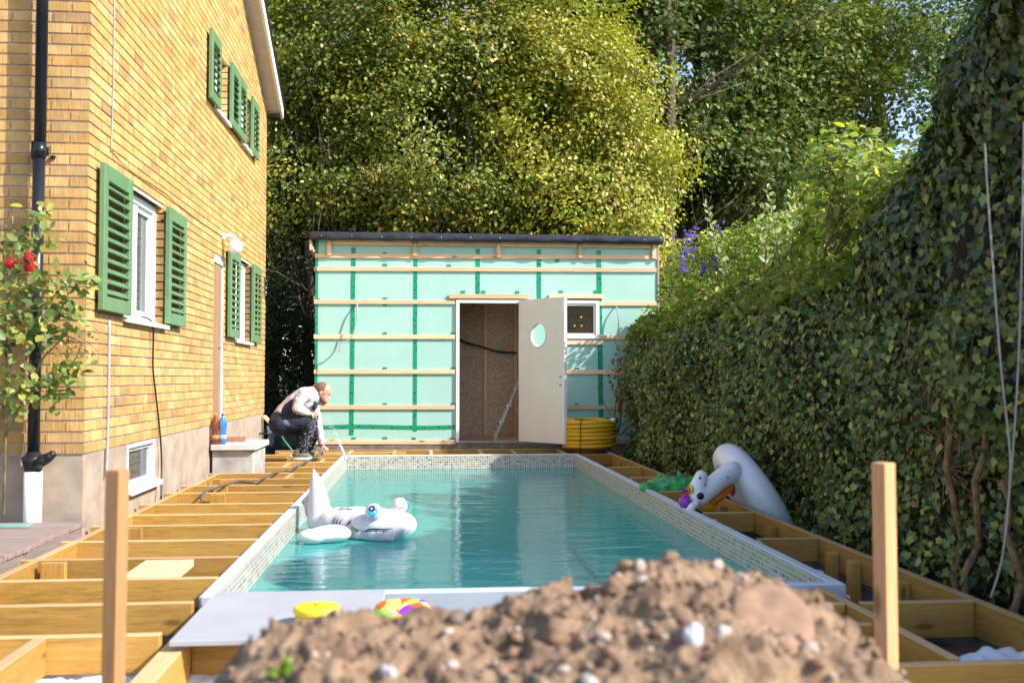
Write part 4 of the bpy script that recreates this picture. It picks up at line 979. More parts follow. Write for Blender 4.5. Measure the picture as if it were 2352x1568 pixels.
def body_front(a, z):
    """distance across the body (near side) for printed lines"""
    best = 0
    for (a0, b0, c0, ra, rb_, rc) in BL[:6]:
        q = 1-((a-a0)/ra)**2-((z-c0)/rc)**2
        if q > 0: best = max(best, rb_*math.sqrt(q)-b0)
    return best
# seam ribs round the belly
rb = MB()
for k in range(46):
    t = k/45; a = -.05+.37*t; wd = body_front(a, .06)*1.0+.004
    if wd > .03: rb.ball(sp(a, -wd*.985-.002, .040), (.0038, .012, .034), 6, 6, Rm)
rb.build('seam_rib', M_VINYL, shark, True)
M_INK = plain('dark_ink', (.015, .01, .05), .4, .1, 5, 0); 
def printed(pts, rr, name='printed_line', mat=M_INK):
    P_ = []
    for i in range(len(pts)-1):
        for k in range(8):
            t = k/8; a = pts[i][0]*(1-t)+pts[i+1][0]*t; z = pts[i][1]*(1-t)+pts[i+1][1]*t; P_.append(sp(a, -body_front(a, z)*.985-.004, z))
    MB().tube(P_, [max(.0012, rr*math.sin(PI*(i+.5)/len(P_))) for i in range(len(P_))], 6).build(name, mat, shark, True)
printed([(-.02, .115), (.02, .085), (.07, .062), (.11, .064), (.15, .085), (.19, .092), (.25, .092), (.30, .092), (.335, .110)], .0055)
printed([(-.06, .10), (-.035, .115), (-.02, .145)], .006)
for k in range(3): printed([(-.17+k*.035, .145), (-.19+k*.035, .12), (-.185+k*.035, .09), (-.165+k*.035, .07)], .004)
for (a, z) in ((.06, .062), (.10, .062), (.12, .068), (.20, .09), (.26, .09)): printed([(a, z+.001), (a+.01, z-.02), (a+.02, z+.001)], .0022)
for (a, z, s_) in ((.1, .16, -1), (.22, .165, 1)): pass
for (bb_, aa) in ((-.19, .165), (.19, .165)):
    cE = sp(aa, bb_, .205); eo = MB().ball(cE, .062, 22, 14).build('eye', M_VINYL, shark, True)
    # look towards camera and ahead
    ld_ = Vector((-.05, -.95, .28)).normalized() if bb_ < 0 else Vector((.9, .25, .3)).normalized()
    def disc(off, r1, r2, depth, mat, nm):
        side = ld_.cross(UPV).normalized(); up2 = side.cross(ld_)
        c_ = cE+side*off[0]+up2*off[1]; dd = (c_-cE); q = math.sqrt(max(1e-4, .062**2-dd.length**2)); c_ = cE+dd+ld_*(q+depth-.004)
        MB().ball(c_, (r1, r2, .006), 18, 8, Matrix((side, up2, ld_)).transposed()).build(nm, mat, eo, True)
    disc((0, 0), .034, .040, .001, plain('iris_blue', (.03, .45, .75), .2, .05, 20, 0), 'iris')
    disc((.004, .012), .026, .026, .004, M_INK, 'pupil'); disc((.010, .014), .009, .010, .008, M_VINYL, 'glint'); disc((-.010, -.012), .008, .009, .008, M_VINYL, 'glint')
for (a, b_) in ((.0, -.02), (.20, .03), (.24, .12), (-.1, -.08), (-.18, -.05)):
    MB().ball(sp(a, b_, .203), (.035, .014, .006), 12, 6, Rm).build('printed_patch', vinyl('pale_grey_vinyl', (.45, .47, .45)), shark, True)

M_VINYL2 = plain('ring_vinyl', (.80, .80, .84), .28, .03, 3, .3, 10, .006, spec=.6)
uni = thing('inflatable_unicorn', 'white inflatable unicorn ring draped over the shaded beam beside the ivy', 'pool float', (2.6, 8.0, GZ))
A_ = Vector((-.53, 0, .85)).normalized(); B_ = Vector((.06, 1, .02)).normalized()
Cn = Vector((2.72, 8.0, .03)); Rr, rr_ = .375, .118
pts = [Cn+A_*Rr*math.cos(a)+B_*Rr*math.sin(a) for a in np.linspace(0, 2*PI, 288, endpoint=False)]
mb = MB(); mb.tube(pts, rr_, 24, closed=True, wob=lambda i, k, n: 1+.020*max(0, math.cos(2*PI*i/9))*(.5+.5*math.cos(2*PI*k/n)))
ring = mb.build('ring', M_VINYL2, uni, True)
def uz(x, y, Y): return ony((1560+x/5.345)/1.08844, (1080+y/5.345)/1.08844, Y)
mb = MB(); Yn = 7.62
mb.chain([uz(1570, 500, 7.80), uz(1430, 530, Yn+.05), uz(1270, 640, Yn), uz(1140, 760, Yn-.03), uz(1010, 860, Yn-.06)], [.085, .082, .078, .078, .080], 16)
mb.chain([uz(1010, 860, Yn-.06), uz(985, 740, Yn-.06), uz(1015, 640, Yn-.06), uz(1030, 590, Yn-.06)], [.080, .068, .055, .050], 16)
head = mb.build('head', M_VINYL2, uni, True, .010, 8)
mb = MB().chain([uz(960, 960, Yn-.15), uz(905, 1000, Yn-.17), uz(860, 1035, Yn-.18)], [.028, .030, .018], 10); mb.build('ear', M_VINYL2, uni, True, .006, 3)
p0, p1 = uz(900, 765, Yn-.08), uz(775, 785, Yn-.1); ax_ = (p1-p0); hl = ax_.length
mb = MB(); cols = [(.85, .65, .02), (.80, .25, .02), (.65, .04, .2), (.2, .02, .35)]
for k in range(4): mb.lathe(p0+ax_*(k/4), [(.034*(1-k/4)+.003, 0), (.034*(1-(k+1)/4)+.003, hl/4)], 16, ax_, cols[k])
mb.build('horn', attr_mat('horn_vinyl', .3, 0), uni, True)
mb = MB().chain([uz(830, 850, Yn-.05), uz(800, 930, Yn-.06), uz(810, 1010, Yn-.06)], [.022, .045, .028], 12); mb.build('forelock', vinyl('magenta_vinyl', (.42, .03, .45)), uni, True, .007, 4)
mb = MB().chain([uz(850, 880, Yn-.09), uz(835, 960, Yn-.10)], [.012, .018], 8); mb.build('forelock_band', vinyl('violet_vinyl', (.12, .04, .42)), uni, True, .005, 2)
MB().chain([uz(1420, 720, Yn+.05), uz(1300, 850, Yn+.03), uz(1180, 930, Yn+.02)], [.022, .035, .03], 10).build('mane', vinyl('orange_vinyl', (.80, .20, .01)), uni, True, .007, 4)
MB().chain([uz(1200, 930, Yn+.05), uz(1090, 990, Yn+.05), uz(1010, 1010, Yn+.03)], [.04, .06, .035], 10).build('mane', vinyl('yellow_vinyl', (.80, .50, .01)), uni, True, .007, 4)
MB().chain([uz(1030, 1060, Yn+.04), uz(960, 1050, Yn+.02)], [.03, .025], 10).build('mane', vinyl('violet_vinyl2', (.08, .02, .22)), uni, True, .007, 4)
MB().chain([uz(1450, 720, 7.85), uz(1445, 800, 7.9), uz(1460, 850, 7.9)], [.02, .03, .01], 10).build('wing', vinyl('orange_violet', (.55, .12, .12)), uni, True, .007, 4)
MB().ball(uz(1022, 852, Yn-.138), (.030, .012, .028), 18, 10).build('eye', M_INK, uni, True)
MB().ball(uz(1016, 610, Yn-.112), (.009, .006, .012), 10, 8).build('nostril', M_INK, uni, True)
MB().ball(uz(1085, 700, Yn-.11), (.005, .006, .010), 8, 8).build('nostril', M_INK, uni, True)
MB().ball(uz(1380, 595, Yn-.083), (.012, .006, .012), 10, 8).build('valve', vinyl('blue_valve', (.2, .5, .75)), uni, True)
pts2 = [Cn+A_*(Rr)*math.cos(a)+B_*(Rr)*math.sin(a)+Vector((.0, 0, -.02))+A_.cross(B_)*-.10 for a in np.linspace(0, 2*PI, 40, endpoint=False)]
MB().tube(pts2, .030, 8, closed=True).build('printed_band', vinyl('pink_vinyl', (.60, .03, .12)), uni, True)

croc = thing('inflatable_crocodile', 'green half deflated inflatable crocodile lying across the shaded deck frame', 'pool float', (2.25, 8.9, -.01))
Yc = 8.85
mb = MB()
mb.chain([uz(260, 730, Yc), uz(400, 750, Yc), uz(540, 770, Yc-.02), uz(700, 780, Yc-.02), uz(820, 790, Yc)], [.045, .062, .062, .06, .05], 14)
mb.ball(uz(640, 690, Yc+.12), (.24, .18, .075), 22, 12); mb.ball(uz(800, 680, Yc+.15), (.26, .2, .07), 22, 12)
mb.build('body', (lambda: (lambda t: t)(plain('croc_green', (.06, .42, .11), .3, .4, 16, .6, 14, .03)))(), croc, True, .011, 6)
for (x, y) in ((480, 600), (740, 570)): MB().chain([uz(x+20, y+40, Yc+.15), uz(x, y-10, Yc+.15), uz(x-10, y-35, Yc+.15)], [.032, .026, .016], 10).build('eye_bump', plain('croc_green2', (.06, .42, .12), .3, .1), croc, True, .007, 3)
MB().chain([uz(600, 592, Yc+.17), uz(640, 582, Yc+.18), uz(700, 585, Yc+.17)], [.012, .022, .012], 8).build('handle', M_BLACK, croc, True, .006, 2)

# ================================================================== PERSON
YM = 12.55
def mz(x, y, dy=0.0): return ony((640+x/6.5346)/1.08844, (930+y/6.5333)/1.08844, YM+dy)
man = thing('person', 'person in pale jacket and dark work trousers squatting at the pool end with a hose', 'person', (mz(700, 1380).x, YM, .003))
M_SKIN = plain('skin', (.62, .30, .20), .5, .08, 20, .1, 60, .001)
M_JACK = plain('jacket_pale', (.52, .49, .50), .85, .14, 9, 1.0, 14, .03)
M_NAVY = plain('navy_cloth', (.022, .028, .05), .85, .25, 10, .5, 18, .01)
M_TROU = plain('work_trousers', (.020, .026, .048), .85, .35, 8, 1.0, 13, .035)
# skin: head, neck, arms, hands, one continuous body
NEAR, FAR = -.17, .15
mb = MB()
Hc = mz(1100, 330)
fwd = Vector((.86, 0, -.22)).normalized()      # face direction, looking down to the water
mb.ball(mz(1098, 295), (.098, .076, .092), 20, 14, Matrix.Rotation(rad(12), 3, 'Y'))
mb.ball(mz(1118, 385), (.050, .058, .082), 18, 12, Matrix.Rotation(rad(12), 3, 'Y'))
mb.chain([mz(1188, 372), mz(1192, 405), mz(1190, 432)], [.013, .013, .014], 10)      # brow, nose bridge
mb.chain([mz(1150, 355, -.03), mz(1205, 345, 0), mz(1150, 355, .03)], [.022, .022, .022], 10)
mb.ball(mz(1194, 434), (.014, .014, .011))                                      # nose tip
mb.chain([mz(1125, 460), mz(1090, 500)], [.045, .040], 12)                           # jaw, chin
mb.chain([mz(1145, 452), mz(1150, 470)], [.014, .012], 8)                            # lips
for sg in (-1, 1): mb.ball(mz(1058, 335, sg*.075), (.018, .010, .030), 10, 8, Matrix.Rotation(rad(10), 3, 'Y'))
mb.chain([mz(1060, 400), mz(990, 440), mz(920, 450), mz(860, 440)], [.062, .060, .065, .10], 14)   # neck
mb.chain([mz(860, 440), mz(640, 560), mz(450, 740)], [.11, .12, .12], 14)            # torso
# near arm
S1, E1, W1 = mz(780, 380, NEAR), mz(665, 590, NEAR-.07), mz(850, 665, NEAR-.02)
mb.chain([mz(850, 420, -.05), S1, E1, W1], [.06, .05, .036, .027], 12)
S2, E2, W2 = mz(930, 480, FAR), mz(1010, 830, FAR-.02), mz(1075, 1185, FAR-.1)
mb.chain([mz(860, 440, .05), S2, E2, W2], [.06, .045, .034, .026], 12)
# near hand, palm then four fingers and thumb round the hose end
def hand(wr, palm, tips, thumb, pr=.026):
    mb.chain([wr, palm], [.026, pr], 10); mb.ball((wr+palm)/2*.4+palm*.6, (.034, .022, .03))
    for k, t in enumerate(tips): mb.chain([t[0], t[1], t[2]], [.0105, .0095, .0075], 8)
    mb.chain(thumb, [.013, .011, .009], 8)
P1 = mz(895, 690, NEAR+.0)
hand(W1, P1, [(mz(905+k*14, 690+k*2, NEAR-.03+k*.018), mz(925+k*16, 725-k*2, NEAR-.035+k*.018), mz(925+k*17, 752-k*2, NEAR-.025+k*.018)) for k in range(4)],
     [mz(885, 665, NEAR+.01), mz(930, 665, NEAR+.01), mz(965, 680, NEAR+.0)])
P2 = mz(1100, 1230, FAR-.13)
hand(W2, P2, [(mz(1110+k*7, 1240-k*3, FAR-.16+k*.018), mz(1135+k*12, 1262-k*6, FAR-.165+k*.018), mz(1150+k*12, 1292-k*9, FAR-.16+k*.018)) for k in range(4)],
     [mz(1085, 1240, FAR-.15), mz(1065, 1275, FAR-.16), mz(1062, 1305, FAR-.16)])
# hips and legs under the trousers
hip = mz(420, 800); kn, an = mz(905, 800, NEAR+.03), mz(770, 1220, NEAR+.06)
kf, af = mz(960, 880, FAR), mz(830, 1215, FAR)
mb.chain([mz(450, 740), hip, mz(430, 830, -.08), kn, an], [.11, .12, .08, .055, .035], 12)
mb.chain([hip, mz(430, 830, .08), kf, af], [.12, .08, .055, .035], 12)
mb.chain([an, mz(790, 1300, NEAR+.06)], [.035, .03], 10); mb.chain([af, mz(850, 1290, FAR)], [.035, .03], 10)
body = mb.build('body', M_SKIN, man, True, .0075, 3)
# jacket
mb = MB()
mb.chain([mz(900, 395), mz(800, 440), mz(650, 560), mz(500, 690), mz(430, 745)], [.125, .155, .160, .150, .130], 18)
mb.chain([mz(850, 400, -.06), mz(790, 375, NEAR), mz(700, 480, NEAR-.05), mz(662, 590, NEAR-.07), mz(760, 640, NEAR-.05), mz(838, 662, NEAR-.02)], [.085, .078, .066, .058, .052, .042], 14)
mb.chain([mz(880, 430, .06), mz(930, 480, FAR), mz(970, 640, FAR), mz(1010, 830, FAR-.02), mz(1045, 1000, FAR-.05), mz(1070, 1165, FAR-.095)], [.08, .07, .06, .055, .05, .040], 14)
mb.chain([mz(930, 370, -.05), mz(950, 400, .0), mz(930, 390, .05)], [.055, .05, .055], 12)
mb.chain([mz(900, 560, .0), mz(960, 640, .02), mz(960, 700, .04)], [.06, .05, .03], 12)
jk = mb.build('jacket', M_JACK, man, True, .010, 4)
# dark side panel, collar lining, red piping
MB().chain([mz(690, 450, -.10), mz(610, 530, -.09), mz(540, 600, -.09), mz(480, 680, -.08), mz(600, 650, -.09)], [.05, .078, .082, .074, .070], 14).build('side_panel', M_NAVY, man, True, .009, 4)
MB().chain([mz(895, 380, -.075), mz(930, 450, -.06), mz(935, 530, -.04), mz(945, 600, -.02)], [.035, .045, .045, .03], 12).build('collar', M_NAVY, man, True, .007, 3)
M_PIPING = plain('red_piping', (.45, .08, .08), .7, .1)
MB().tube([mz(925, 340, -.115), mz(935, 420, -.112), mz(915, 520, -.095), mz(895, 610, -.08)], .005, 6).build('piping', M_PIPING, man, True)
MB().tube([mz(640, 330, -.05), mz(520, 440, -.06), mz(400, 590, -.05), mz(355, 660, -.05)], .007, 6).build('piping', M_PIPING, man, True)
MB().tube([mz(700, 560, -.19), mz(660, 630, -.185), mz(590, 705, -.16)], .006, 6).build('piping', M_PIPING, man, True)
MB().tube([W1+Vector((-.005, 0, .036)), W1+Vector((.014, -.02, 0)), W1+Vector((-.004, 0, -.04))], .008, 8).build('cuff', M_NAVY, man, True)
MB().lathe(mz(1070, 1182, FAR-.097), [(.042, 0), (.043, .012)], 14, (.2, 0, -1)).build('cuff', M_NAVY, man, True)
MB().chain([mz(1010, 480, -.02), mz(1020, 520, -.01)], [.022, .018], 8).build('undershirt', plain('green_shirt', (.25, .5, .42), .8), man, True)
# trousers
mb = MB()
mb.chain([mz(445, 725), mz(415, 800), mz(430, 860)], [.125, .15, .14], 18)
mb.ball(mz(390, 830, -.08), (.14, .10, .15), 16, 12); mb.ball(mz(390, 830, .08), (.14, .10, .15), 16, 12)
mb.chain([mz(430, 850, -.09), mz(600, 830, NEAR+.05), mz(760, 815, NEAR+.03), mz(900, 815, NEAR+.03)], [.135, .115, .095, .080], 16)
mb.chain([mz(900, 815, NEAR+.03), mz(860, 960, NEAR+.04), mz(800, 1100, NEAR+.05), mz(770, 1225, NEAR+.06), mz(775, 1275, NEAR+.06)], [.080, .074, .066, .055, .052], 16)
mb.chain([mz(430, 850, .09), mz(700, 850, FAR-.02), mz(950, 880, FAR)], [.13, .11, .085], 16)
mb.chain([mz(950, 880, FAR), mz(930, 1040, FAR), mz(850, 1230, FAR)], [.082, .075, .06], 16)
mb.chain([mz(560, 960, -.02), mz(640, 1080, -.03), mz(720, 1180, -.05)], [.10, .075, .06], 12)
mb.build('trousers', M_TROU, man, True, .010, 4)
MB().chain([mz(480, 830, -.185), mz(560, 850, -.178), mz(540, 900, -.17)], [.055, .055, .045], 12).build('pocket', plain('faded_pocket', (.10, .12, .18), .85, .2), man, True, .008, 4)
for off in ((330, 850), (430, 900)): MB().tube([mz(400, 770, -.19), mz(off[0]+40, 830, -.197), mz(off[0]+20, 900, -.18)], .0025, 6).build('stitching', plain('stitch', (.45, .22, .15), .8), man, True)
MB().tube([mz(640, 520, -.168), mz(720, 430, -.15), mz(800, 350, -.135), mz(850, 300, -.09)], .014, 8).build('strap', M_NAVY, man, True)
# hair and beard, close fitting
mb = MB(); mb.ball(mz(1072, 278), (.097, .081, .092), 20, 14, Matrix.Rotation(rad(10), 3, 'Y')); mb.chain([mz(1005, 310), mz(1000, 350)], [.035, .03], 10)
hr = MB(); a_ = np.array(mb.v); 
o = mb.build('hair', plain('short_hair', (.20, .095, .05), .8, .3, 60, .6, 200, .003), man, True)
mb = MB(); mb.chain([mz(1062, 410, -.048), mz(1085, 455, -.040), mz(1110, 480, -.02), mz(1130, 478, 0), mz(1110, 480, .02), mz(1085, 455, .04)], [.022, .032, .034, .030, .034, .03], 12)
mb.chain([mz(1085, 500), mz(1090, 520)], [.036, .025], 12); mb.chain([mz(1140, 440, -.025), mz(1152, 445, 0), mz(1140, 440, .025)], [.011, .009, .011], 8)
mb.build('beard', plain('red_beard', (.24, .085, .03), .85, .35, 70, .8, 220, .004), man, True, .006, 3)
for sg in (-1, 1): MB().ball(mz(1166, 378, sg*.030), (.010, .008, .007), 10, 8).build('eye', M_INK, man, True)
for sg in (-1, 1): MB().chain([mz(1155, 352, sg*.045), mz(1192, 362, sg*.022)], [.006, .006], 6).build('eyebrow', plain('brow', (.18, .08, .04), .8), man, True)
# shoes
def shoe(dy, s_=0):
    yk = dy
    so = MB(); p = [mz(585+s_, 1340, yk), mz(700+s_, 1345, yk), mz(830+s_, 1350, yk), mz(905+s_, 1352, yk)]
    pr = [(0, .036), (.33, .038), (.7, .048), (1.0, .034)]
    x0, x1, zb = p[0].x, p[3].x+.012, .003
    vs = []; nn = 24
    for zz, gr in ((zb, 0), (zb+.022, .003), (zb+.026, -.004)):
        for k in range(nn):
            a = 2*PI*k/nn; cx = (x0+x1)/2+(x1-x0)/2*math.cos(a)*(1+gr); t = (math.cos(a)+1)/2
            wd = .036+.012*t; vs.append((cx, YM+yk+wd*math.sin(a)*(abs(math.sin(a))**-.3 if abs(math.sin(a)) > .05 else 1)*(1+gr*8), zz))
    so.add(vs, [(i*nn+k, i*nn+(k+1) % nn, (i+1)*nn+(k+1) % nn, (i+1)*nn+k) for i in range(2) for k in range(nn)]+[tuple(range(nn))[::-1], tuple(2*nn+k for k in range(nn))])
    so.build('sole', plain('shoe_sole', (.75, .70, .66), .6), man)
    up_ = MB().chain([(x0+.035, YM+yk, .060), (x0+.11, YM+yk, .062), (x0+.19, YM+yk, .048), (x1-.03, YM+yk, .040)], [.033, .035, .032, .022], 12)
    up_.chain([(x0+.045, YM+yk, .07), (x0+.075, YM+yk, .115)], [.034, .034], 12)
    up_.build('shoe', plain('shoe_khaki', (.17, .15, .11), .8), man, True, .007, 3)
shoe(NEAR+.06); shoe(FAR, 60)
# hose end in the hands and the water
o = wire('hose_end', [mz(960, 720, NEAR-.02), mz(1000, 690, NEAR-.0), mz(1010, 760, -.05)], .010, plain('hose_pinkish', (.5, .3, .3), .5)); tag(o, 'short hose end held in the upper hand of the squatting person', 'hose')
MB_ = [mz(940, 1320, FAR-.16), mz(1000, 1245, FAR-.15), mz(1045, 1255, FAR-.15), mz(1110, 1285, FAR-.16), mz(1070, 1340, FAR-.17), mz(1035, 1375, FAR-.18)]
o = wire('hose_nozzle', MB_, .013, plain('grey_hose2', (.25, .25, .25), .5)); tag(o, 'grey hose bent under the lower hand of the squatting person', 'hose')
def spray():
    m, nt, b = new_mat('spray_water'); b.inputs['Base Color'].default_value = (.85, .88, .92, 1); b.inputs['Roughness'].default_value = .05; b.inputs['Transmission Weight'].default_value = .55; b.inputs['IOR'].default_value = 1.33
    mb = MB(); r = random.Random(3)
    def arc(t): # gentle arch from the hand to the pool corner
        x = 1000+470*t; y = 800-0+40*t+ (580*t**2.2) - 60*math.sin(PI*min(1, t*1.4))
        return x, y
    pts = [mz(*arc(t), -.05-.12*t) for t in np.linspace(.70, 1, 14)]
    mb.tube(pts, [.007+.012*k/13+.004*math.sin(k*2.1) for k in range(14)], 8)
    for k in range(330):
        t = r.random()**.8; x, y = arc(t); sp_ = 60*(1-t*.75); mb.ball(mz(x+r.gauss(0, sp_*.7), y+r.gauss(0, sp_), -.1+r.gauss(0, .05)), r.uniform(.002, .0055), 6, 5)
    for k in range(110):
        y = 780+640*r.random(); x = 950-190*((y-780)/640)+r.gauss(0, 55); mb.ball(mz(x, y, NEAR-.14+r.gauss(0, .05)), (r.uniform(.002, .006), .003, r.uniform(.002, .006)), 6, 5)
    for k in range(60):
        mb.ball(mz(700+r.gauss(0, 150), 1460+r.gauss(0, 60), -.5+r.gauss(0, .3)), r.uniform(.002, .005), 6, 5)
    o = mb.build('water_spray', m, None, True); tag(o, kind='stuff')
spray()

# ================================================================== SOIL HEAP
heap_y = 1.9
SIL = [(300, 1760), (400, 1680), (480, 1580), (560, 1490), (640, 1448), (800, 1412), (1000, 1405), (1170, 1398), (1240, 1362), (1380, 1338), (1460, 1300), (1560, 1304), (1700, 1316), (1830, 1356), (1900, 1405), (1960, 1465), (2050, 1545), (2150, 1640), (2280, 1780)]
sil = [(ony(u, v, heap_y).x, ony(u, v, heap_y).z) for u, v in SIL]
sxs = np.array([p[0] for p in sil]); szs = np.array([p[1] for p in sil])
def heap():
    nx, ny = 420, 330; X = np.linspace(-.95, 1.45, nx); Y = np.linspace(.55, 3.4, ny); V = np.zeros((ny, nx, 3))
    base = np.interp(X, sxs, szs, left=.25, right=.2)
    for j, y in enumerate(Y):
        dn = heap_y-y
        h = base-(dn*.20+np.maximum(0, dn-.35)*.35 if dn > 0 else (-dn)*.45+np.maximum(0, -dn-.2)*.5)
        V[j, :, 0] = X; V[j, :, 1] = y; V[j, :, 2] = h
    P_ = V.reshape(-1, 3); d = np.empty(len(P_))
    for i, p in enumerate(P_):
        q = Vector((p[0], p[1], p[2])); n1 = mnoise.noise(q*7.0); n2 = mnoise.noise(q*19+Vector((5, 0, 0))); n3 = mnoise.noise(q*48)
        c1 = 1-2*abs(mnoise.noise(q*13+Vector((9, 3, 1))))
        c2 = mnoise.noise(q*16+Vector((2, 8, 5))); n4 = mnoise.noise(q*95); d[i] = .006*n4+.006*max(0, mnoise.noise(q*60+Vector((4, 4, 4)))-.1)*3+.024*n1+.017*n2+.010*n3+.020*max(0, c1-.35)-.045*max(0, -c2-.22)
    P_[:, 2] += d; P_[:, 2] = np.maximum(P_[:, 2], GZ-.02)
    P_[:, 0] += .006*np.sin(P_[:, 2]*120+P_[:, 1]*40)
    q = np.array([(r*nx+c, r*nx+c+1, (r+1)*nx+c+1, (r+1)*nx+c) for r in range(ny-1) for c in range(nx-1)])
    m, nt, b = new_mat('heap_soil'); v = coords(nt)
    c = ramp(nt, tnoise(nt, v, 9, 8, .7), [(.28, (.085, .050, .030)), (.5, (.235, .148, .088)), (.72, (.38, .262, .17))]); nt.links.new(c, b.inputs['Base Color']); b.inputs['Roughness'].default_value = .95
    bump(nt, b, tnoise(nt, v, 70, 6), .9, .012)
    o = np_mesh('soil_heap', P_, np.full(len(q), 4), q.ravel(), m, None, smooth=True)
    tag(o, 'big heap of brown stony soil piled before the pool', 'soil heap')
    return P_
HP = heap()
def heap_z(x, y):
    i = np.argmin((HP[:, 0]-x)**2+(HP[:, 1]-y)**2); return HP[i, 2]
def hray(u, v):
    d = ray(u, v); 
    for t in np.arange(.8, 3.0, .004):
        p = d*t
        if CZ+p[2] < heap_z(p[0], p[1]): return Vector((p[0], p[1], CZ+p[2]))
    return None
M_STN = attr_mat('stone', .8, .5, (40, 40, 40), .3, .12, 25)
def stone(mb, c, r, col, n=12, m=8):
    rot = Matrix.Rotation(random.uniform(0, 6), 3, 'Z')@Matrix.Rotation(random.uniform(-.5, .5), 3, 'X'); k = len(mb.v)
    mb.ball((0, 0, 0), r, n, m, rot, col); ph = random.uniform(0, 50)
    for i in range(k, len(mb.v)):
        p = Vector(mb.v[i]); q = p*(1+.42*mnoise.noise(p*(1.1/max(r))+Vector((ph, 0, 0)))+.14*mnoise.noise(p*(3.2/max(r))+Vector((ph, 0, 0)))); mb.v[i] = tuple(q+Vector(c))
peb = MB(); r = random.Random(5)
for k in range(2600):
    x, y = r.uniform(-.7, 1.15), r.uniform(.95, 2.15); s_ = min(.018, .002+r.expovariate(1/.0033)); z = heap_z(x, y)
    cl = r.choice([(.23, .145, .09), (.33, .24, .17), (.42, .34, .28), (.19, .14, .115), (.27, .16, .10), (.23, .145, .09)])
    stone(peb, (x, y, z+s_*.3), (s_, s_*r.uniform(.6, 1), s_*r.uniform(.5, .8)), cl, 7, 5)
tag(peb.build('gravel', M_STN, None, True), kind='stuff')
def heap_stone(u, v, ru, rv, col, label, name='stone', dep=.5, cat='stone', group='larger stones in the soil heap', flat=1.0):
    p = hray(u, v)
    if p is None: p = ony(u, v, 1.85)
    sc_ = p.y/_f; mb = MB(); stone(mb, p+Vector((0, 0, 0)), (ru*sc_, max(ru, rv)*sc_*dep, rv*sc_*flat), col, 26, 18)
    tag(mb.build(name, M_STN, None, True), label, cat, group)
def slabstone():
    pts = [(1668, 1378), (1674, 1412), (1684, 1436), (1708, 1462), (1738, 1478), (1772, 1482), (1812, 1494), (1836, 1484), (1872, 1470), (1866, 1440), (1850, 1398), (1815, 1372), (1770, 1356), (1722, 1350), (1686, 1352)]
    P_ = [hray(u, v) or ony(u, v, 1.8) for u, v in pts]; c = sum(P_, Vector())/len(P_); nrm = Vector((.1, -.42, .9)).normalized()
    mb = MB(); n = len(P_); vs = []
    flatp = []
    for p in P_:
        q = p-c; q -= nrm*q.dot(nrm); flatp.append(q)
    c = c+Vector((0, 0, -.012))
    for (sc_, off) in ((.9, -.03), (1.02, -.014), (1.0, .002), (.9, .010), (.6, .012), (.3, .010)):
        for k, q in enumerate(flatp): vs.append(c+q*sc_*(1+.05*math.sin(k*3.1+off*300))+nrm*(off+.007*math.sin(k*1.9+sc_*9)+.006*math.sin(k*4.1+sc_*23)))
    vs.append(c+nrm*.010); fs = [(i*n+k, i*n+(k+1) % n, (i+1)*n+(k+1) % n, (i+1)*n+k) for i in range(5) for k in range(n)]+[(5*n+k, 5*n+(k+1) % n, 6*n) for k in range(n)]+[tuple(range(n))[::-1]]
    mb.add(vs, fs, (.27, .165, .105)); o = mb.build('flat_stone', M_STN, None, True); s_ = o.modifiers.new('round', 'SUBSURF'); s_.levels = s_.render_levels = 1
    tag(o, 'largest flat pinkish stone lying on the soil heap', 'stone', 'larger stones in the soil heap')
slabstone()
heap_stone(1593, 1466, 22, 34, (.55, .55, .60), 'bright white oval pebble in the soil heap below its crest')
heap_stone(1655, 1455, 22, 22, (.55, .45, .40), 'round pinkish pebble beside the bright white one')
heap_stone(1465, 1308, 16, 26, (.42, .33, .28), 'pointed stone standing on the very crest of the soil heap')
heap_stone(1645, 1302, 26, 18, (.42, .33, .27), 'pale angular stone on the crest of the soil heap')
heap_stone(1700, 1325, 26, 13, (.42, .33, .27), 'long pale stone just above the flat pinkish stone')
heap_stone(1475, 1332, 15, 12, (.45, .38, .32), 'small white stone under the pointed crest stone')
heap_stone(1800, 1366, 10, 20, (.42, .33, .27), 'slim upright pale stone standing on the flat pinkish stone')
heap_stone(890, 1545, 26, 22, (.40, .39, .42), 'grey white stone at the foot of the soil heap below the tub')
heap_stone(1355, 1562, 40, 14, (.42, .37, .32), 'broad white stone at the lowest visible edge of the soil heap')
heap_stone(1280, 1450, 46, 34, (.225, .142, .088), 'lumpy clod of soil at the middle of the heap', 'soil_clod', .7, 'clod', 'clods of soil on the heap')
heap_stone(1190, 1400, 28, 22, (.225, .142, .088), 'rounded soil clod on the crest near the swim ring', 'soil_clod', .8, 'clod', 'clods of soil on the heap')
heap_stone(1420, 1345, 34, 24, (.24, .15, .095), 'soil clod on the crest beside the pointed stone', 'soil_clod', .8, 'clod', 'clods of soil on the heap')
heap_stone(1560, 1420, 40, 26, (.22, .14, .088), 'rough soil clod above the bright white pebble', 'soil_clod', .8, 'clod', 'clods of soil on the heap')
p = hray(648, 1552) or ony(648, 1552, 1.9)
nw = 26; PP = np.array(p)+RNG.normal(size=(nw, 3))*np.array((.014, .01, .008))+np.array((0, 0, .012))
lw = leaves('leaves', PP, RNG.normal(size=(nw, 3))+np.array((0, 0, 1)), RNG.uniform(.01, .02, nw), leafcols(nw, (.20, .30, .02), []), T_OVAL, leaf_mat('weed_leaf'), None, tuple(p))
lw.name = 'weed_sprout'; tag(lw, 'tiny yellow green weed sprouting from the soil heap', 'weed')

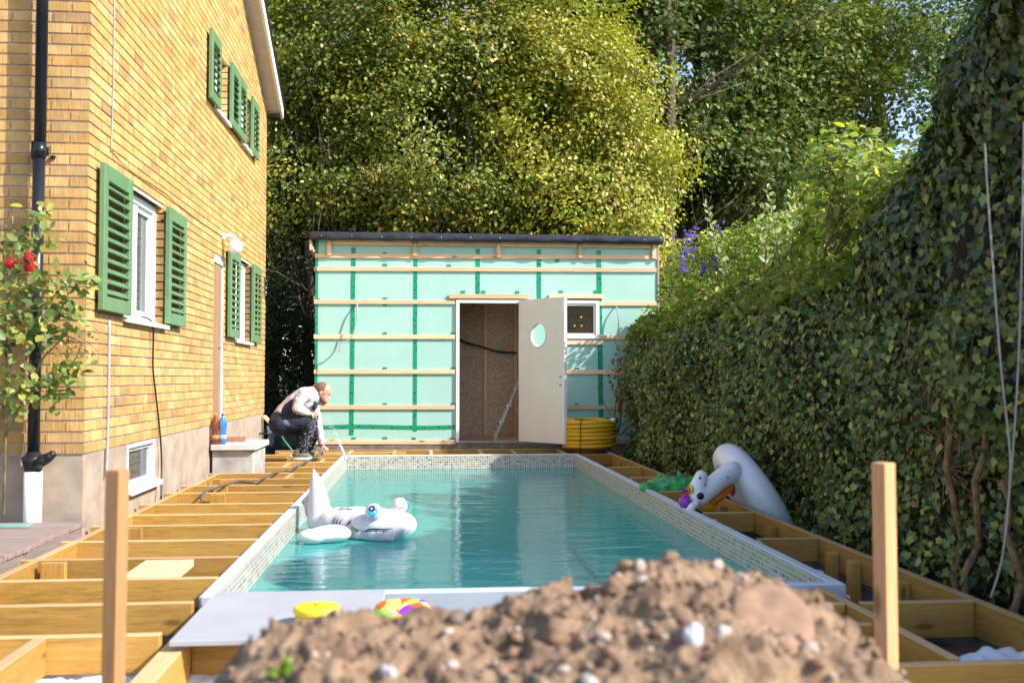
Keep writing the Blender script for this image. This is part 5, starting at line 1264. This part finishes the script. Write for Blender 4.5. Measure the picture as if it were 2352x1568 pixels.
# ================================================================== PLANTS
M_LEAF_IVY = leaf_mat('ivy_leaf', .22, .38, .5); M_LEAFT = leaf_mat('translucent_leaf', .52, .42, .5); M_LEAF = leaf_mat('tree_leaf', .27, .45, .45); M_LEAFD = leaf_mat('far_leaf', .25, .55, .3)  # second material is extra translucent so hedge top and shrubs look sunlit
def branches(mb, p0, d0, L, r, depth, r_=random, spread=.5, out=None, seg=5, upb=.15):
    pts = [Vector(p0)]; d = Vector(d0).normalized()
    for k in range(seg):
        d = (d+Vector((r_.gauss(0, .12), r_.gauss(0, .12), r_.gauss(0, .08)+upb*.3))).normalized(); pts.append(pts[-1]+d*L/seg)
    rs = [r*(1-.55*k/seg) for k in range(seg+1)]; mb.tube(pts, rs, 7 if r > .03 else 5, caps=True)
    if out is not None and depth <= 1: out += [tuple(p) for p in pts[1:]]
    if depth > 0:
        for k in range(r_.randint(2, 4)):
            i = r_.randint(1, seg); dd = (d+Vector((r_.gauss(0, spread), r_.gauss(0, spread), r_.gauss(0, spread*.6)+upb))).normalized()
            branches(mb, pts[i], dd, L*r_.uniform(.5, .75), rs[i]*.6, depth-1, r_, spread, out, seg, upb)
def ell_points(n, c, r, shell=(.55, 1.0), lo=-1.0):
    D = RNG.normal(size=(n, 3)); D /= np.linalg.norm(D, axis=1, keepdims=True)
    rho = RNG.uniform(shell[0]**3, shell[1]**3, n)**(1/3)
    P_ = np.array(c)+D*rho[:, None]*np.array(r); return P_, D
def crown(name, root, blobs, n_cl, per, cl_r, size, base, alts, mat, tmpl, keep=None, gap=.0, ph=0.0, flat=.55, spread=.2, shell=(.5, 1.0), gs=.9, tiltout=.6, regional=None, bulge=.6):
    """foliage as clusters of leaves on uneven shells, with gaps"""
    Ps, Ds = [], []
    tot = sum(r[0]*r[1]+r[0]*r[2]+r[1]*r[2] for _, r in blobs)
    for c, r in blobs:
        k = int(n_cl*(r[0]*r[1]+r[0]*r[2]+r[1]*r[2])/tot); a, d = ell_points(k, c, r, shell); Ps.append(a); Ds.append(d)
    P_ = np.concatenate(Ps); D = np.concatenate(Ds)
    P_ = P_+bulge*D*lump(P_, 1.35, ph)[:, None]+.25*D*lump(P_, 3.1, ph+1)[:, None]
    ok = lump(P_, gs, ph+2) > (-1+2*gap)*.9-.0
    if keep is not None: ok &= keep(P_)
    P_, D = P_[ok], D[ok]; n = len(P_)
    cb = 1+.16*RNG.normal(size=n); 
    LP = np.repeat(P_, per, axis=0)+RNG.normal(size=(n*per, 3))*np.array((cl_r, cl_r, cl_r*flat)); LD = np.repeat(D, per, axis=0)
    Nn = LD*tiltout+np.array((0, 0, .55))+np.repeat(RNG.normal(size=(n, 3))*.3, per, axis=0)+RNG.normal(size=LP.shape)*.42
    C_ = leafcols(len(LP), base, alts, spread*.6, np.repeat(np.clip(cb, .6, 1.5), per)); CC = np.repeat(leafcols(n, base, alts, spread*.4), per, axis=0)
    C_ = np.where((RNG.random(len(LP)) < .6)[:, None], .35*C_+.65*CC, C_)
    if regional is not None: C_ = regional(LP, C_)
    return leaves(name, LP, Nn, RNG.uniform(size*.65, size*1.25, len(LP)), C_, tmpl, mat, root, droop=.5)
INFRAME = lambda P_: (P_[:, 2] < 1.01+P_[:, 1]*.44) & (P_[:, 0] < P_[:, 1]*.72+1.2) & (P_[:, 0] > -P_[:, 1]*.28-1.5)

# --- two multi-stemmed hazels behind the shed
def hazel(x, y, blobs, label, base, alts, n_cl, ph, seeds, regional=None):
    t = thing('hazel_tree', label, 'tree', (x, y, GZ), 'hazel trees behind the shed'); mb = MB(); r_ = random.Random(seeds)
    for k in range(7):
        a = r_.uniform(0, 2*PI); sxx = x+.6*math.cos(a); d = Vector((math.cos(a)*.35+r_.gauss(0, .1), math.sin(a)*.25, 1))
        branches(mb, (sxx, y+.5+.3*math.sin(a), GZ), d, r_.uniform(3.0, 4.2), r_.uniform(.045, .07), 2, r_, .3)
    mb.build('trunk', M_BARK, t, True)
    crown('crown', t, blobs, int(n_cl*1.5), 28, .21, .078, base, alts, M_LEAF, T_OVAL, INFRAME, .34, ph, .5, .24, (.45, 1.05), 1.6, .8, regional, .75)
hazel(-.3, 17.9, [((-.4, 18.0, 5.0), (2.9, 1.7, 3.0)), ((-1.2, 18.2, 7.2), (2.2, 1.6, 2.4)), ((.9, 17.9, 6.8), (2.0, 1.5, 2.6)), ((-1.6, 17.8, 4.6), (1.4, 1.1, 1.6)), ((.5, 17.6, 4.0), (1.7, 1.0, 1.1))],
      'olive green hazel tree with many stems behind the shed, nearest the house', (.19, .235, .034), [((.36, .33, .045), .26), ((.09, .14, .025), .28), ((.40, .26, .035), .05)], 4300, .7, 3)
hazel(3.1, 18.2, [((2.9, 18.2, 5.0), (1.9, 1.6, 2.7)), ((3.3, 18.2, 4.5), (1.6, 1.4, 1.8)), ((2.3, 18.3, 7.0), (1.5, 1.5, 1.9)), ((3.0, 17.9, 3.7), (1.7, 1.1, 1.0))],
      'sunlit yellow green hazel tree behind the shed roof', (.30, .32, .034), [((.41, .37, .05), .28), ((.13, .18, .026), .24), ((.52, .33, .035), .06)], 3500, 1.9, 5)
# --- tall maples and other trees beyond
def big_tree(name, x, y, h, tr, blobs, label, n_cl, base, alts, ph, seed, per=20, size=.12, tmpl=T_MAPLE, gap=.28, lean=(0, 0), mat=None, group='tall trees beyond the garden', clr=.3):
    t = thing(name, label, 'tree', (x, y, GZ), group); mb = MB(); r_ = random.Random(seed)
    pts = [Vector((x+lean[0]*k/8+.06*math.sin(k*1.7+seed), y+lean[1]*k/8, GZ+h*k/8)) for k in range(9)]; mb.tube(pts, [tr*(1-.6*k/8)*(1.25 if k == 0 else 1) for k in range(9)], 12)
    for k in range(10):
        i = r_.randint(2, 7); a = r_.uniform(0, 2*PI); branches(mb, pts[i], (math.cos(a), math.sin(a)*.7+.3, .35), h*r_.uniform(.14, .22), tr*.28, 2, r_, .5)
    mb.build('trunk', M_BARK, t, True)
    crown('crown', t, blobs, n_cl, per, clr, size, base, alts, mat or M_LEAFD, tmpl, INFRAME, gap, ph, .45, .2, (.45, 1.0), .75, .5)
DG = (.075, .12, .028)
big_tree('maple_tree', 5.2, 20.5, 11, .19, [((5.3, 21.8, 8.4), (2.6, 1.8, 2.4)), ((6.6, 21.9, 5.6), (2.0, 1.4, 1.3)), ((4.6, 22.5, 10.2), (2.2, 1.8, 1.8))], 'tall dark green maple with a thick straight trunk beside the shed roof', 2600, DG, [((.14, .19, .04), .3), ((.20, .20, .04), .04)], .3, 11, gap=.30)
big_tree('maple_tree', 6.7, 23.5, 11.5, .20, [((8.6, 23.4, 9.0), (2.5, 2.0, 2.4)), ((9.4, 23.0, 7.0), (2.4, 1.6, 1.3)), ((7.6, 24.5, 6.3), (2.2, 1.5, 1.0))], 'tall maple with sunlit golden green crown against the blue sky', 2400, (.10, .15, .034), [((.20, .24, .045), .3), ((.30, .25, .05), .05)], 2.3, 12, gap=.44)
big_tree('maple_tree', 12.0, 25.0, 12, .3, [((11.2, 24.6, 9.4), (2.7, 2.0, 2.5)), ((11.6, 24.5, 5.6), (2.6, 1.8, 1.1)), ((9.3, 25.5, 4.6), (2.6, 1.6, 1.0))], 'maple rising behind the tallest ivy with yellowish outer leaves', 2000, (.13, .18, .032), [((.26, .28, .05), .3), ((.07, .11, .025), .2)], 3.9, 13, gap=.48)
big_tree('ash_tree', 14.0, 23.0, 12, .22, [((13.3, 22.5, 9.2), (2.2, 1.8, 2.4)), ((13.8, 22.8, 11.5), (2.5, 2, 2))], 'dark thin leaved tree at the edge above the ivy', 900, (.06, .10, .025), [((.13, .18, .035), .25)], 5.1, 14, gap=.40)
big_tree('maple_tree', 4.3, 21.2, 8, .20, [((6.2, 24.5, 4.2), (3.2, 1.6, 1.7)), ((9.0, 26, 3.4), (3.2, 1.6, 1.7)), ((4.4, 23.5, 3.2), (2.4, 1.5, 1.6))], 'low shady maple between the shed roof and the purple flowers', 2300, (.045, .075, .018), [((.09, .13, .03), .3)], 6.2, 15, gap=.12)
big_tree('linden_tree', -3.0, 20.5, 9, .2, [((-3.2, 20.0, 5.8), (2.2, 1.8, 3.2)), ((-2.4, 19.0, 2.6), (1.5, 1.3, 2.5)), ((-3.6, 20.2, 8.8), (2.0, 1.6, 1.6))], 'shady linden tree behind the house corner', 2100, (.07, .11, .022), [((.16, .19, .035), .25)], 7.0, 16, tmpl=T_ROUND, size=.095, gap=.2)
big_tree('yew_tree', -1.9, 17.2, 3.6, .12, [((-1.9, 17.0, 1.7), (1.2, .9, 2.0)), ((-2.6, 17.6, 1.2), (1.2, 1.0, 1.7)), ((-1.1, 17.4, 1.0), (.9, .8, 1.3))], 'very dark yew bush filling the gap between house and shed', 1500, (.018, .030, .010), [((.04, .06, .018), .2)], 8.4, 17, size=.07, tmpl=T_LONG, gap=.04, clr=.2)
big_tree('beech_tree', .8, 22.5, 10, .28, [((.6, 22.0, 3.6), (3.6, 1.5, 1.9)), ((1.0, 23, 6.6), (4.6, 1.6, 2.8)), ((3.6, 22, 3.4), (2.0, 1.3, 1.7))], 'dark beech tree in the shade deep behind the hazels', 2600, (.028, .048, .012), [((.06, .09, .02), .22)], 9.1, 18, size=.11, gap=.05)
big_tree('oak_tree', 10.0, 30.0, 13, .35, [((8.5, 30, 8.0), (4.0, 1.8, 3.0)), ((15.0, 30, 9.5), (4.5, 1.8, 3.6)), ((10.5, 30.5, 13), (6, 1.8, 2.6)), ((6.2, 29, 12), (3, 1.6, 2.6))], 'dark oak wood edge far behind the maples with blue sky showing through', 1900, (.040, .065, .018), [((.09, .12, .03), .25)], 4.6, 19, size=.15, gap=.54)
# far wood that closes the view low down
P_, D = ell_points(2600, (4, 40, 1.5), (34, 5, 5.5), (.8, 1.0)); P_ = P_[P_[:, 2] > -.3]; D = RNG.normal(size=P_.shape)
LP = np.repeat(P_, 10, axis=0)+RNG.normal(size=(len(P_)*10, 3))*.7
o = leaves('far_wood', LP, RNG.normal(size=LP.shape)+np.array((0, -.3, .6)), RNG.uniform(.25, .5, len(LP)), leafcols(len(LP), (.03, .05, .014), [((.07, .10, .02), .2)]), T_OVAL, M_LEAFD, None, (4, 40, 0)); tag(o, kind='stuff')

# --- ivy hedge
ivy = thing('ivy_hedge', 'long clipped wall of dark green ivy beside the pool', 'hedge', (3.2, 9.5, GZ))
def hedge_top(y): return 1.86+.14*np.clip((9.5-y)/3.0, 0, 1)+.05*np.sin(y*1.3)+.05*np.sin(y*3.7+1)
IVX = 3.02
def face_x(y, z): return IVX+.06*np.sin(y*1.9+z*1.4)+.05*np.sin(y*4.3-z*3.1)+.04*np.sin(z*5.7+y*.9)-.07*np.sin(np.clip(z, 0, 2.2)*1.4)+.50*np.clip((z-1.22)/.66, 0, 1.1)**2.0
def core():
    ny, nz = 90, 30; ys = np.linspace(2.6, 14.15, ny); mb = MB(); vs = []; fs = []
    prof = [(0, -.35), (0, .3), (0, .9), (0, 1.45), (0, 1.8), (0, 2.05), (.62, 2.15), (.8, 2.0), (.9, 1.4), (.9, -.35)]
    for y in ys:
        for k, (dx, z) in enumerate(prof):
            zz = z*(float(hedge_top(y))/2.2) if z > 0 else z; x = (float(face_x(y, zz))+.10+dx) if k < 6 else IVX+.12+dx; vs.append((x, y, zz))
    n = len(prof)
    for i in range(ny-1):
        for k in range(n-1): fs.append((i*n+k, i*n+k+1, (i+1)*n+k+1, (i+1)*n+k))
    fs += [tuple(range(n)), tuple((ny-1)*n+k for k in range(n))[::-1]]
    mb.add(vs, fs); mb.build('shade_core', plain('ivy_core', (.035, .030, .018), .95, .3, 14, 1.0, 30, .04), ivy)  # solid dark core added inside the hedge to block light and deepen gaps
core()
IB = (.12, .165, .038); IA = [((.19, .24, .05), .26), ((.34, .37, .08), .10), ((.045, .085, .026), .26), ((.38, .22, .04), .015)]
def ivy_face(y0, y1, dens, size, name='leaves', zlo=-.2, root=ivy, xf=face_x, top=hedge_top):
    n = int((y1-y0)*2.4*dens); y = RNG.uniform(y0, y1, n); z = RNG.uniform(zlo, 1, n)*0+zlo+(top(y)-zlo)*RNG.uniform(0, 1, n)
    cl = lump(np.c_[y*2.6, z*2.6, y*0], 1.0, 1.0); x = xf(y, z)-.035-.05*RNG.uniform(-.9, 1, n)-.03*cl
    ok = (z > .05) | (RNG.random(n) < .75); hole = (lump(np.c_[y*1.3, z*1.1, y*0+3], 1.5, 4.0) < -1.05); ok &= ~hole
    P_ = np.c_[x, y, z][ok]; n = len(P_)
    Nn = np.tile((-.80, -.30, .42), (n, 1))+RNG.normal(size=(n, 3))*.55
    return leaves(name, P_, Nn, RNG.uniform(.6, 1.25, n)*size, leafcols(n, IB, IA, .24), T_IVY, M_LEAF_IVY, root, droop=1.2)
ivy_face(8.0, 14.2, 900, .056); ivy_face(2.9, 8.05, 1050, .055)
# hedge top, leaf colours lightened to look sunlit
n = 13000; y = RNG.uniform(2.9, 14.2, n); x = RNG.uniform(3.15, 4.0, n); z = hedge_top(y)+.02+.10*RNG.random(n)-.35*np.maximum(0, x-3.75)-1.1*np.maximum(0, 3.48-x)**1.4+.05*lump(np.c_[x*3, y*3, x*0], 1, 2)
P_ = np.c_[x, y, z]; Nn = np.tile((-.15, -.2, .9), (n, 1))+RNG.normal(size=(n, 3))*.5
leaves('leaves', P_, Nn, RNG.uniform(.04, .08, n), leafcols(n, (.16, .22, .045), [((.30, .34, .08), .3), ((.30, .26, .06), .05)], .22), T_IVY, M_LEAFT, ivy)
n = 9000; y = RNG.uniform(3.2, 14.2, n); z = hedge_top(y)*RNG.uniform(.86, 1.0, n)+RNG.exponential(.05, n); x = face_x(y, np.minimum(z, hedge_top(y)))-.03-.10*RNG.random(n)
leaves('leaves', np.c_[x, y, z], RNG.normal(size=(n, 3))*.9+np.array((.3, -.4, .6)), RNG.uniform(.04, .085, n), leafcols(n, (.17, .225, .05), [((.33, .36, .10), .30), ((.36, .30, .09), .04)], .25), T_IVY, M_LEAFT, ivy)  # fringe along the upper edge, tints raised as if catching sun
# stems
mb = MB(); r_ = random.Random(9)
for k in range(50):
    y = r_.uniform(3.2, 14); z = r_.uniform(0, 1.9); pts = []
    L = r_.uniform(.3, 1.2); a = r_.gauss(0, .7)
    for j in range(7):
        yy, zz = y+math.sin(a)*L*j/6, z+math.cos(a)*L*j/6*.6
        pts.append((float(face_x(yy, zz))-.03-.02*math.sin(j), yy, zz))
    MB().tube(pts, r_.uniform(.003, .008), 5).build('stem', M_TWIG, ivy)
# bare rooty patch and lower stems near the second post
M_DRY = plain('dry_stem', (.30, .17, .08), .85, .3, 20)
for k in range(46):
    y = 5.6+r_.gauss(0, .25); z = 1.05+r_.gauss(0, .18); pts = [(2.93+.03*r_.random(), y, z)]
    for j in range(1, 7): pts.append((2.90+.05*r_.random(), y+r_.gauss(0, .03)*j, z-.11*j+r_.gauss(0, .02)))
    MB().tube(pts, [.006, .006, .005, .004, .004, .003, .002], 5).build('bare_stem', M_DRY, ivy)
for (y0, z0, y1, z1) in ((4.9, .8, 5.1, -.2), (4.75, .5, 4.6, -.25), (5.3, .9, 5.15, -.25), (5.9, .6, 5.9, -.2)):
    MB().tube([(2.9+.04*math.sin(j*2), y0+(y1-y0)*j/6+.03*math.sin(j*1.7), z0+(z1-z0)*j/6) for j in range(7)], [.018]*4+[.02]*3, 7).build('root', M_DRY, ivy)
# fallen leaves by the hedge foot
n = 900; P_ = np.c_[RNG.uniform(2.55, 3.05, n), RNG.uniform(3.0, 14, n), RNG.uniform(GZ+.02, GZ+.06, n)]
o = leaves('leaf_litter', P_, RNG.normal(size=(n, 3))*.4+np.array((0, 0, 1)), RNG.uniform(.03, .06, n), leafcols(n, (.16, .10, .05), [((.09, .10, .03), .3), ((.35, .22, .04), .1)], .3), T_IVY, M_LEAF_IVY, None, (2.8, 8, GZ)); tag(o, kind='stuff')

# --- tall ivy bulk nearest
tall = thing('ivy_thicket', 'tallest dark mass of ivy rising above the clipped hedge with ropes before it', 'ivy', (3.3, 4.6, GZ))
blobs = [((3.42, 5.2, 1.7), (.50, 1.25, 1.12)), ((3.42, 6.1, 1.75), (.5, .95, .62)), ((3.42, 5.5, 2.2), (.42, .75, .55)), ((3.25, 4.7, 2.55), (.45, .95, .55)), ((3.5, 4.3, 1.6), (.6, 1.1, 1.6)), ((3.1, 4.25, 2.85), (.45, .6, .35))]
mb = MB()
for c_, r2 in blobs: mb.ball(c_, tuple(q*.80 for q in r2), 18, 12, jit=.05)
mb.build('shade_core', plain('ivy_core2', (.02, .02, .012), .95, .3), tall, True)  # dark filler added behind the leaves to stop light coming through
Ps, Ds = [], []
for c_, r2 in blobs: a, d = ell_points(6400, c_, r2, (.86, 1.06)); Ps.append(a); Ds.append(d)
P_ = np.concatenate(Ps); D = np.concatenate(Ds); ok = (P_[:, 0] < 3.6) & (P_[:, 2] > -.1) & (lump(P_, 1.9, 3.3) > -1.1); P_, D = P_[ok], D[ok]
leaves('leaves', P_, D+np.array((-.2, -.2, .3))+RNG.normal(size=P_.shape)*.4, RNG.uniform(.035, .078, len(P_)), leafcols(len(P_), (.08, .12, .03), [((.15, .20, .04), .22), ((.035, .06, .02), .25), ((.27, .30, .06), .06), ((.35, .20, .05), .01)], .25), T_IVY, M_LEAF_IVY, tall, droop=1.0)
mb = MB()

# ropes in front of it
for (pl, lb) in (([(2262, 330), (2266, 400), (2280, 600), (2300, 850), (2320, 1040), (2315, 1170), (2300, 1290), (2276, 1370)], 'longer pale rope hanging before the tall ivy down to the ground'), ([(2352, 280), (2346, 640), (2336, 900), (2322, 1100)], 'shorter pale rope hanging at the edge of the tall ivy')):
    o = wire('rope', [ony(u, v, 4.05+.03*math.sin(k)) for k, (u, v) in enumerate(pl)], .0042, plain('rope', (.42, .38, .36), .9)); tag(o, lb, 'rope', 'ropes hanging before the ivy')

# --- yellow green climber on top of the hedge, shrubs behind it
def shrub(name, label, x, y, z0, blobs, n, size, base, alts, tmpl, ph, spread_=.22, shell=(.5, 1.05), stems=8, gapt=-1.2, transl=M_LEAFT, cat='shrub'):
    t = thing(name, label, cat, (x, y, z0)); Ps, Ds = [], []
    tot = sum(r2[0]*r2[2] for _, r2 in blobs)
    for c_, r2 in blobs: a, d = ell_points(int(n*r2[0]*r2[2]/tot), c_, r2, shell); Ps.append(a); Ds.append(d)
    P_ = np.concatenate(Ps); D = np.concatenate(Ds); P_ = P_+.12*D*lump(P_, 3.0, ph)[:, None]; ok = lump(P_, 2.6, ph) > gapt; P_, D = P_[ok], D[ok]
    mb = MB(); rr = random.Random(int(ph*10))
    for k in range(stems):
        c_, r2 = rr.choice(blobs); mb = MB(); branches(mb, (x+rr.uniform(-.2, .2), y+rr.uniform(-.2, .2), z0), Vector(c_)-Vector((x, y, z0))+Vector((rr.gauss(0, .2), 0, 0)), (Vector(c_)-Vector((x, y, z0))).length*.9, .012, 1, rr, .25); mb.build('stem', M_TWIG, t)
    leaves('leaves', P_, D*.5+np.array((0, -.1, .6))+RNG.normal(size=P_.shape)*.5, RNG.uniform(.65, 1.25, len(P_))*size, leafcols(len(P_), base, alts, spread_), tmpl, transl, t, droop=.3)
    return t
shrub('climber', 'light green climbing plant mounded on top of the ivy hedge', 3.35, 7.6, 2.0, [((3.5, 8.0, 2.55), (.38, .75, .42)), ((3.45, 7.2, 2.4), (.35, .6, .35)), ((3.35, 6.3, 2.35), (.35, .7, .25)), ((3.75, 8.6, 2.35), (.4, .5, .4))], 6200, .075, (.20, .255, .06), [((.36, .38, .13), .32), ((.10, .155, .035), .26), ((.45, .32, .06), .03)], T_OVAL, 1.1, gapt=-.6)
shrub('flowering_bush', 'pale green bush with purple flowers between shed and hedge', 3.9, 12.2, 1.2, [((3.75, 12.4, 2.3), (.6, .5, .62)), ((4.3, 11.8, 2.5), (.6, .5, .55)), ((3.7, 13.4, 2.0), (.35, .4, .55)), ((4.5, 11.0, 2.4), (.5, .5, .5))], 12000, .06, (.27, .33, .09), [((.42, .46, .16), .3), ((.16, .24, .05), .2)], T_OVAL, 2.2, gapt=-1.3)
# flowers
fb = bpy.data.objects['flowering_bush']; fm = plain('purple_petal', (.10, .02, .42), .5, .3, 30, 0)
mb = MB(); rr = random.Random(2)
for (u, v, k) in ((1575, 560, 7), (1572, 585, 9), (1570, 610, 9), (1582, 540, 6), (1598, 535, 5), (1650, 528, 6), (1640, 612, 7), (1700, 570, 6), (1618, 608, 6), (1590, 575, 5)):
    for _ in range(k):
        p = ony(u+rr.gauss(0, 5), v+rr.gauss(0, 9), 11.9+rr.uniform(-.1, .1))
        for q in range(4):
            a = rr.uniform(0, 6.28); mb.ball(p+Vector((.012*math.cos(a), -.005, .012*math.sin(a))), (.012, .004, .012), 7, 5)
mb.build('blossom', fm, fb, True)
def shoot(u0, v0, u1, v1, Y, label, seed, nl=13):
    rr = random.Random(seed); p0, p1 = ony(u0, v0, Y), ony(u1, v1, Y); t = thing('leafy_shoot', label, 'shoot', tuple(p0), 'upright leafy shoots above the hedge')
    pts = [p0.lerp(p1, k/8)+Vector((.02*math.sin(k+seed), .02*math.cos(k), 0)) for k in range(9)]; MB().tube(pts, [.008-.0006*k for k in range(9)], 6).build('stem', M_TWIG, t)
    P_, Nn, T = [], [], []
    L = (p1-p0); V = []; F = []; C_ = []
    tv, tf = T_LONG
    mbx = MB()
    for k in range(nl*2):
        s_ = (k+1)/(nl*2); b0 = p0.lerp(p1, s_); a = k*2.4+seed; d = Vector((math.cos(a), math.sin(a)*.6, .75)).normalized(); side = d.cross(Vector((.2, -1, .3))).normalized(); nn = side.cross(d); ln = rr.uniform(.075, .11)*(1.1-.4*s_)
        col = rr.choice([(.20, .30, .07), (.30, .38, .12), (.36, .40, .2)])
        mbx.add([b0+d*q[0]*ln+side*q[1]*ln*1.3+nn*q[2]*ln for q in tv], tf, col)
    mbx.build('leaves', M_LEAF, t)
shoot(1668, 640, 1622, 470, 10.6, 'leafy shoot rising beside the purple flowers', 1); shoot(1800, 640, 1762, 430, 9.6, 'tall leafy shoot at the middle of the hedge top', 2, 16)
shoot(1822, 620, 1818, 445, 9.4, 'tallest straight leafy shoot above the hedge', 3, 16); shoot(1850, 600, 1868, 520, 9.2, 'short leafy shoot beside the light green climber', 4, 9)
shoot(1762, 620, 1745, 500, 9.9, 'crooked leafy shoot between the purple flowers and the tallest shoot', 5, 10)
shrub('apple_bush', 'sunlit apple bush with bent stems behind the hedge', 4.3, 9.9, 1.3, [((4.1, 10.2, 2.35), (.45, .4, .35)), ((4.0, 9.4, 2.3), (.4, .4, .3))], 3200, .07, (.22, .30, .06), [((.38, .42, .13), .3), ((.13, .19, .04), .2)], T_OVAL, 3.2, gapt=-.8)
shrub('bindweed', 'dry orange brown creeper at the ivy edge against the shed', 2.75, 13.9, .2, [((2.86, 13.95, 1.15), (.10, .12, .35)), ((2.80, 13.9, .7), (.08, .1, .25))], 260, .05, (.20, .11, .035), [((.30, .16, .04), .3), ((.10, .13, .03), .2)], T_IVY, 4.4, stems=5, gapt=-2)

# --- climbing rose on the house front
rose = thing('climbing_rose', 'climbing rose with red blooms on a trellis at the brick corner', 'rose', (-2.85, 6.6, .06))
mb = MB(); tr_ = MB()
for x in (-2.95, -2.80): tr_.box(x-.012, x+.012, 6.86, 6.88, .07, 2.05)
for z in (.5, .9, 1.3, 1.7, 2.0): tr_.box(-3.3, -2.74, 6.845, 6.858, z, z+.02)
tr_.build('trellis', wood('z', (.20, .15, .12), 'grey2', .7), rose)
M_ROSE = plain('rose_stem', (.24, .22, .08), .6, .3)
def rp(u, v, dy=0): return ony(u, v, 6.62+dy)
for pl in ([(8, 1180), (14, 950), (20, 850), (60, 770), (100, 700), (150, 655)], [(12, 1000), (60, 900), (100, 820), (150, 770), (205, 790)], [(18, 900), (10, 760), (20, 640), (30, 520), (25, 470)], [(30, 760), (75, 640), (92, 560), (95, 490)], [(60, 900), (110, 880), (170, 830), (200, 760)], [(110, 700), (160, 640), (212, 655)]):
    MB().tube([rp(u, v, .06*math.sin(i*1.3)) for i, (u, v) in enumerate(pl)], [.009-.001*i for i in range(len(pl))], 6).build('stem', M_ROSE, rose, True)
cents = [(90, 490), (100, 545), (60, 560), (20, 560), (15, 640), (50, 650), (90, 640), (130, 650), (165, 650), (200, 650), (110, 700), (60, 700), (20, 700), (150, 700), (130, 745), (80, 740), (30, 760), (60, 780), (100, 770), (35, 880), (60, 860), (20, 920), (60, 920), (110, 880), (140, 850), (165, 830), (150, 880), (120, 910), (5, 800), (170, 730)]
P_ = []; 
for (u, v) in cents:
    k = 21
    for _ in range(k): P_.append(rp(u+RNG.normal(0, 17), v+RNG.normal(0, 17), RNG.normal(0, .07)-.04))
P_ = np.array(P_); n = len(P_)
leaves('leaves', P_, RNG.normal(size=(n, 3))*.6+np.array((.3, -.6, .5)), RNG.uniform(.04, .085, n), leafcols(n, (.17, .22, .05), [((.32, .32, .07), .35), ((.07, .13, .03), .2)], .2), T_OVAL, M_LEAF, rose)
P_ = np.array([rp(u+RNG.normal(0, 12), v+RNG.normal(0, 10), RNG.normal(0, .04)) for (u, v) in ((170, 790), (205, 755), (200, 800), (150, 810), (215, 775), (150, 640)) for _ in range(7)]); n = len(P_)
leaves('young_leaves', P_, RNG.normal(size=(n, 3))*.6+np.array((.3, -.6, .5)), RNG.uniform(.03, .055, n), leafcols(n, (.32, .10, .03), [((.35, .2, .04), .3)]), T_LONG, M_LEAF, rose)
rmat = plain('rose_red', (.50, .012, .01), .5, .3, 40, 0)
for (u, v) in ((24, 604), (66, 592), (68, 612)):
    c_ = rp(u, v, -.09); mb = MB()
    for k in range(22):
        a = k*2.4; rr2 = .004+.0013*k; mb.ball(c_+Vector((rr2*math.cos(a), -.012+.0006*k, rr2*math.sin(a))), (.013, .006, .013), 7, 5, Matrix.Rotation(a, 3, 'Y')@Matrix.Rotation(.5, 3, 'X'))
    mb.build('bloom', rmat, rose, True)
bpy.context.view_layer.update()
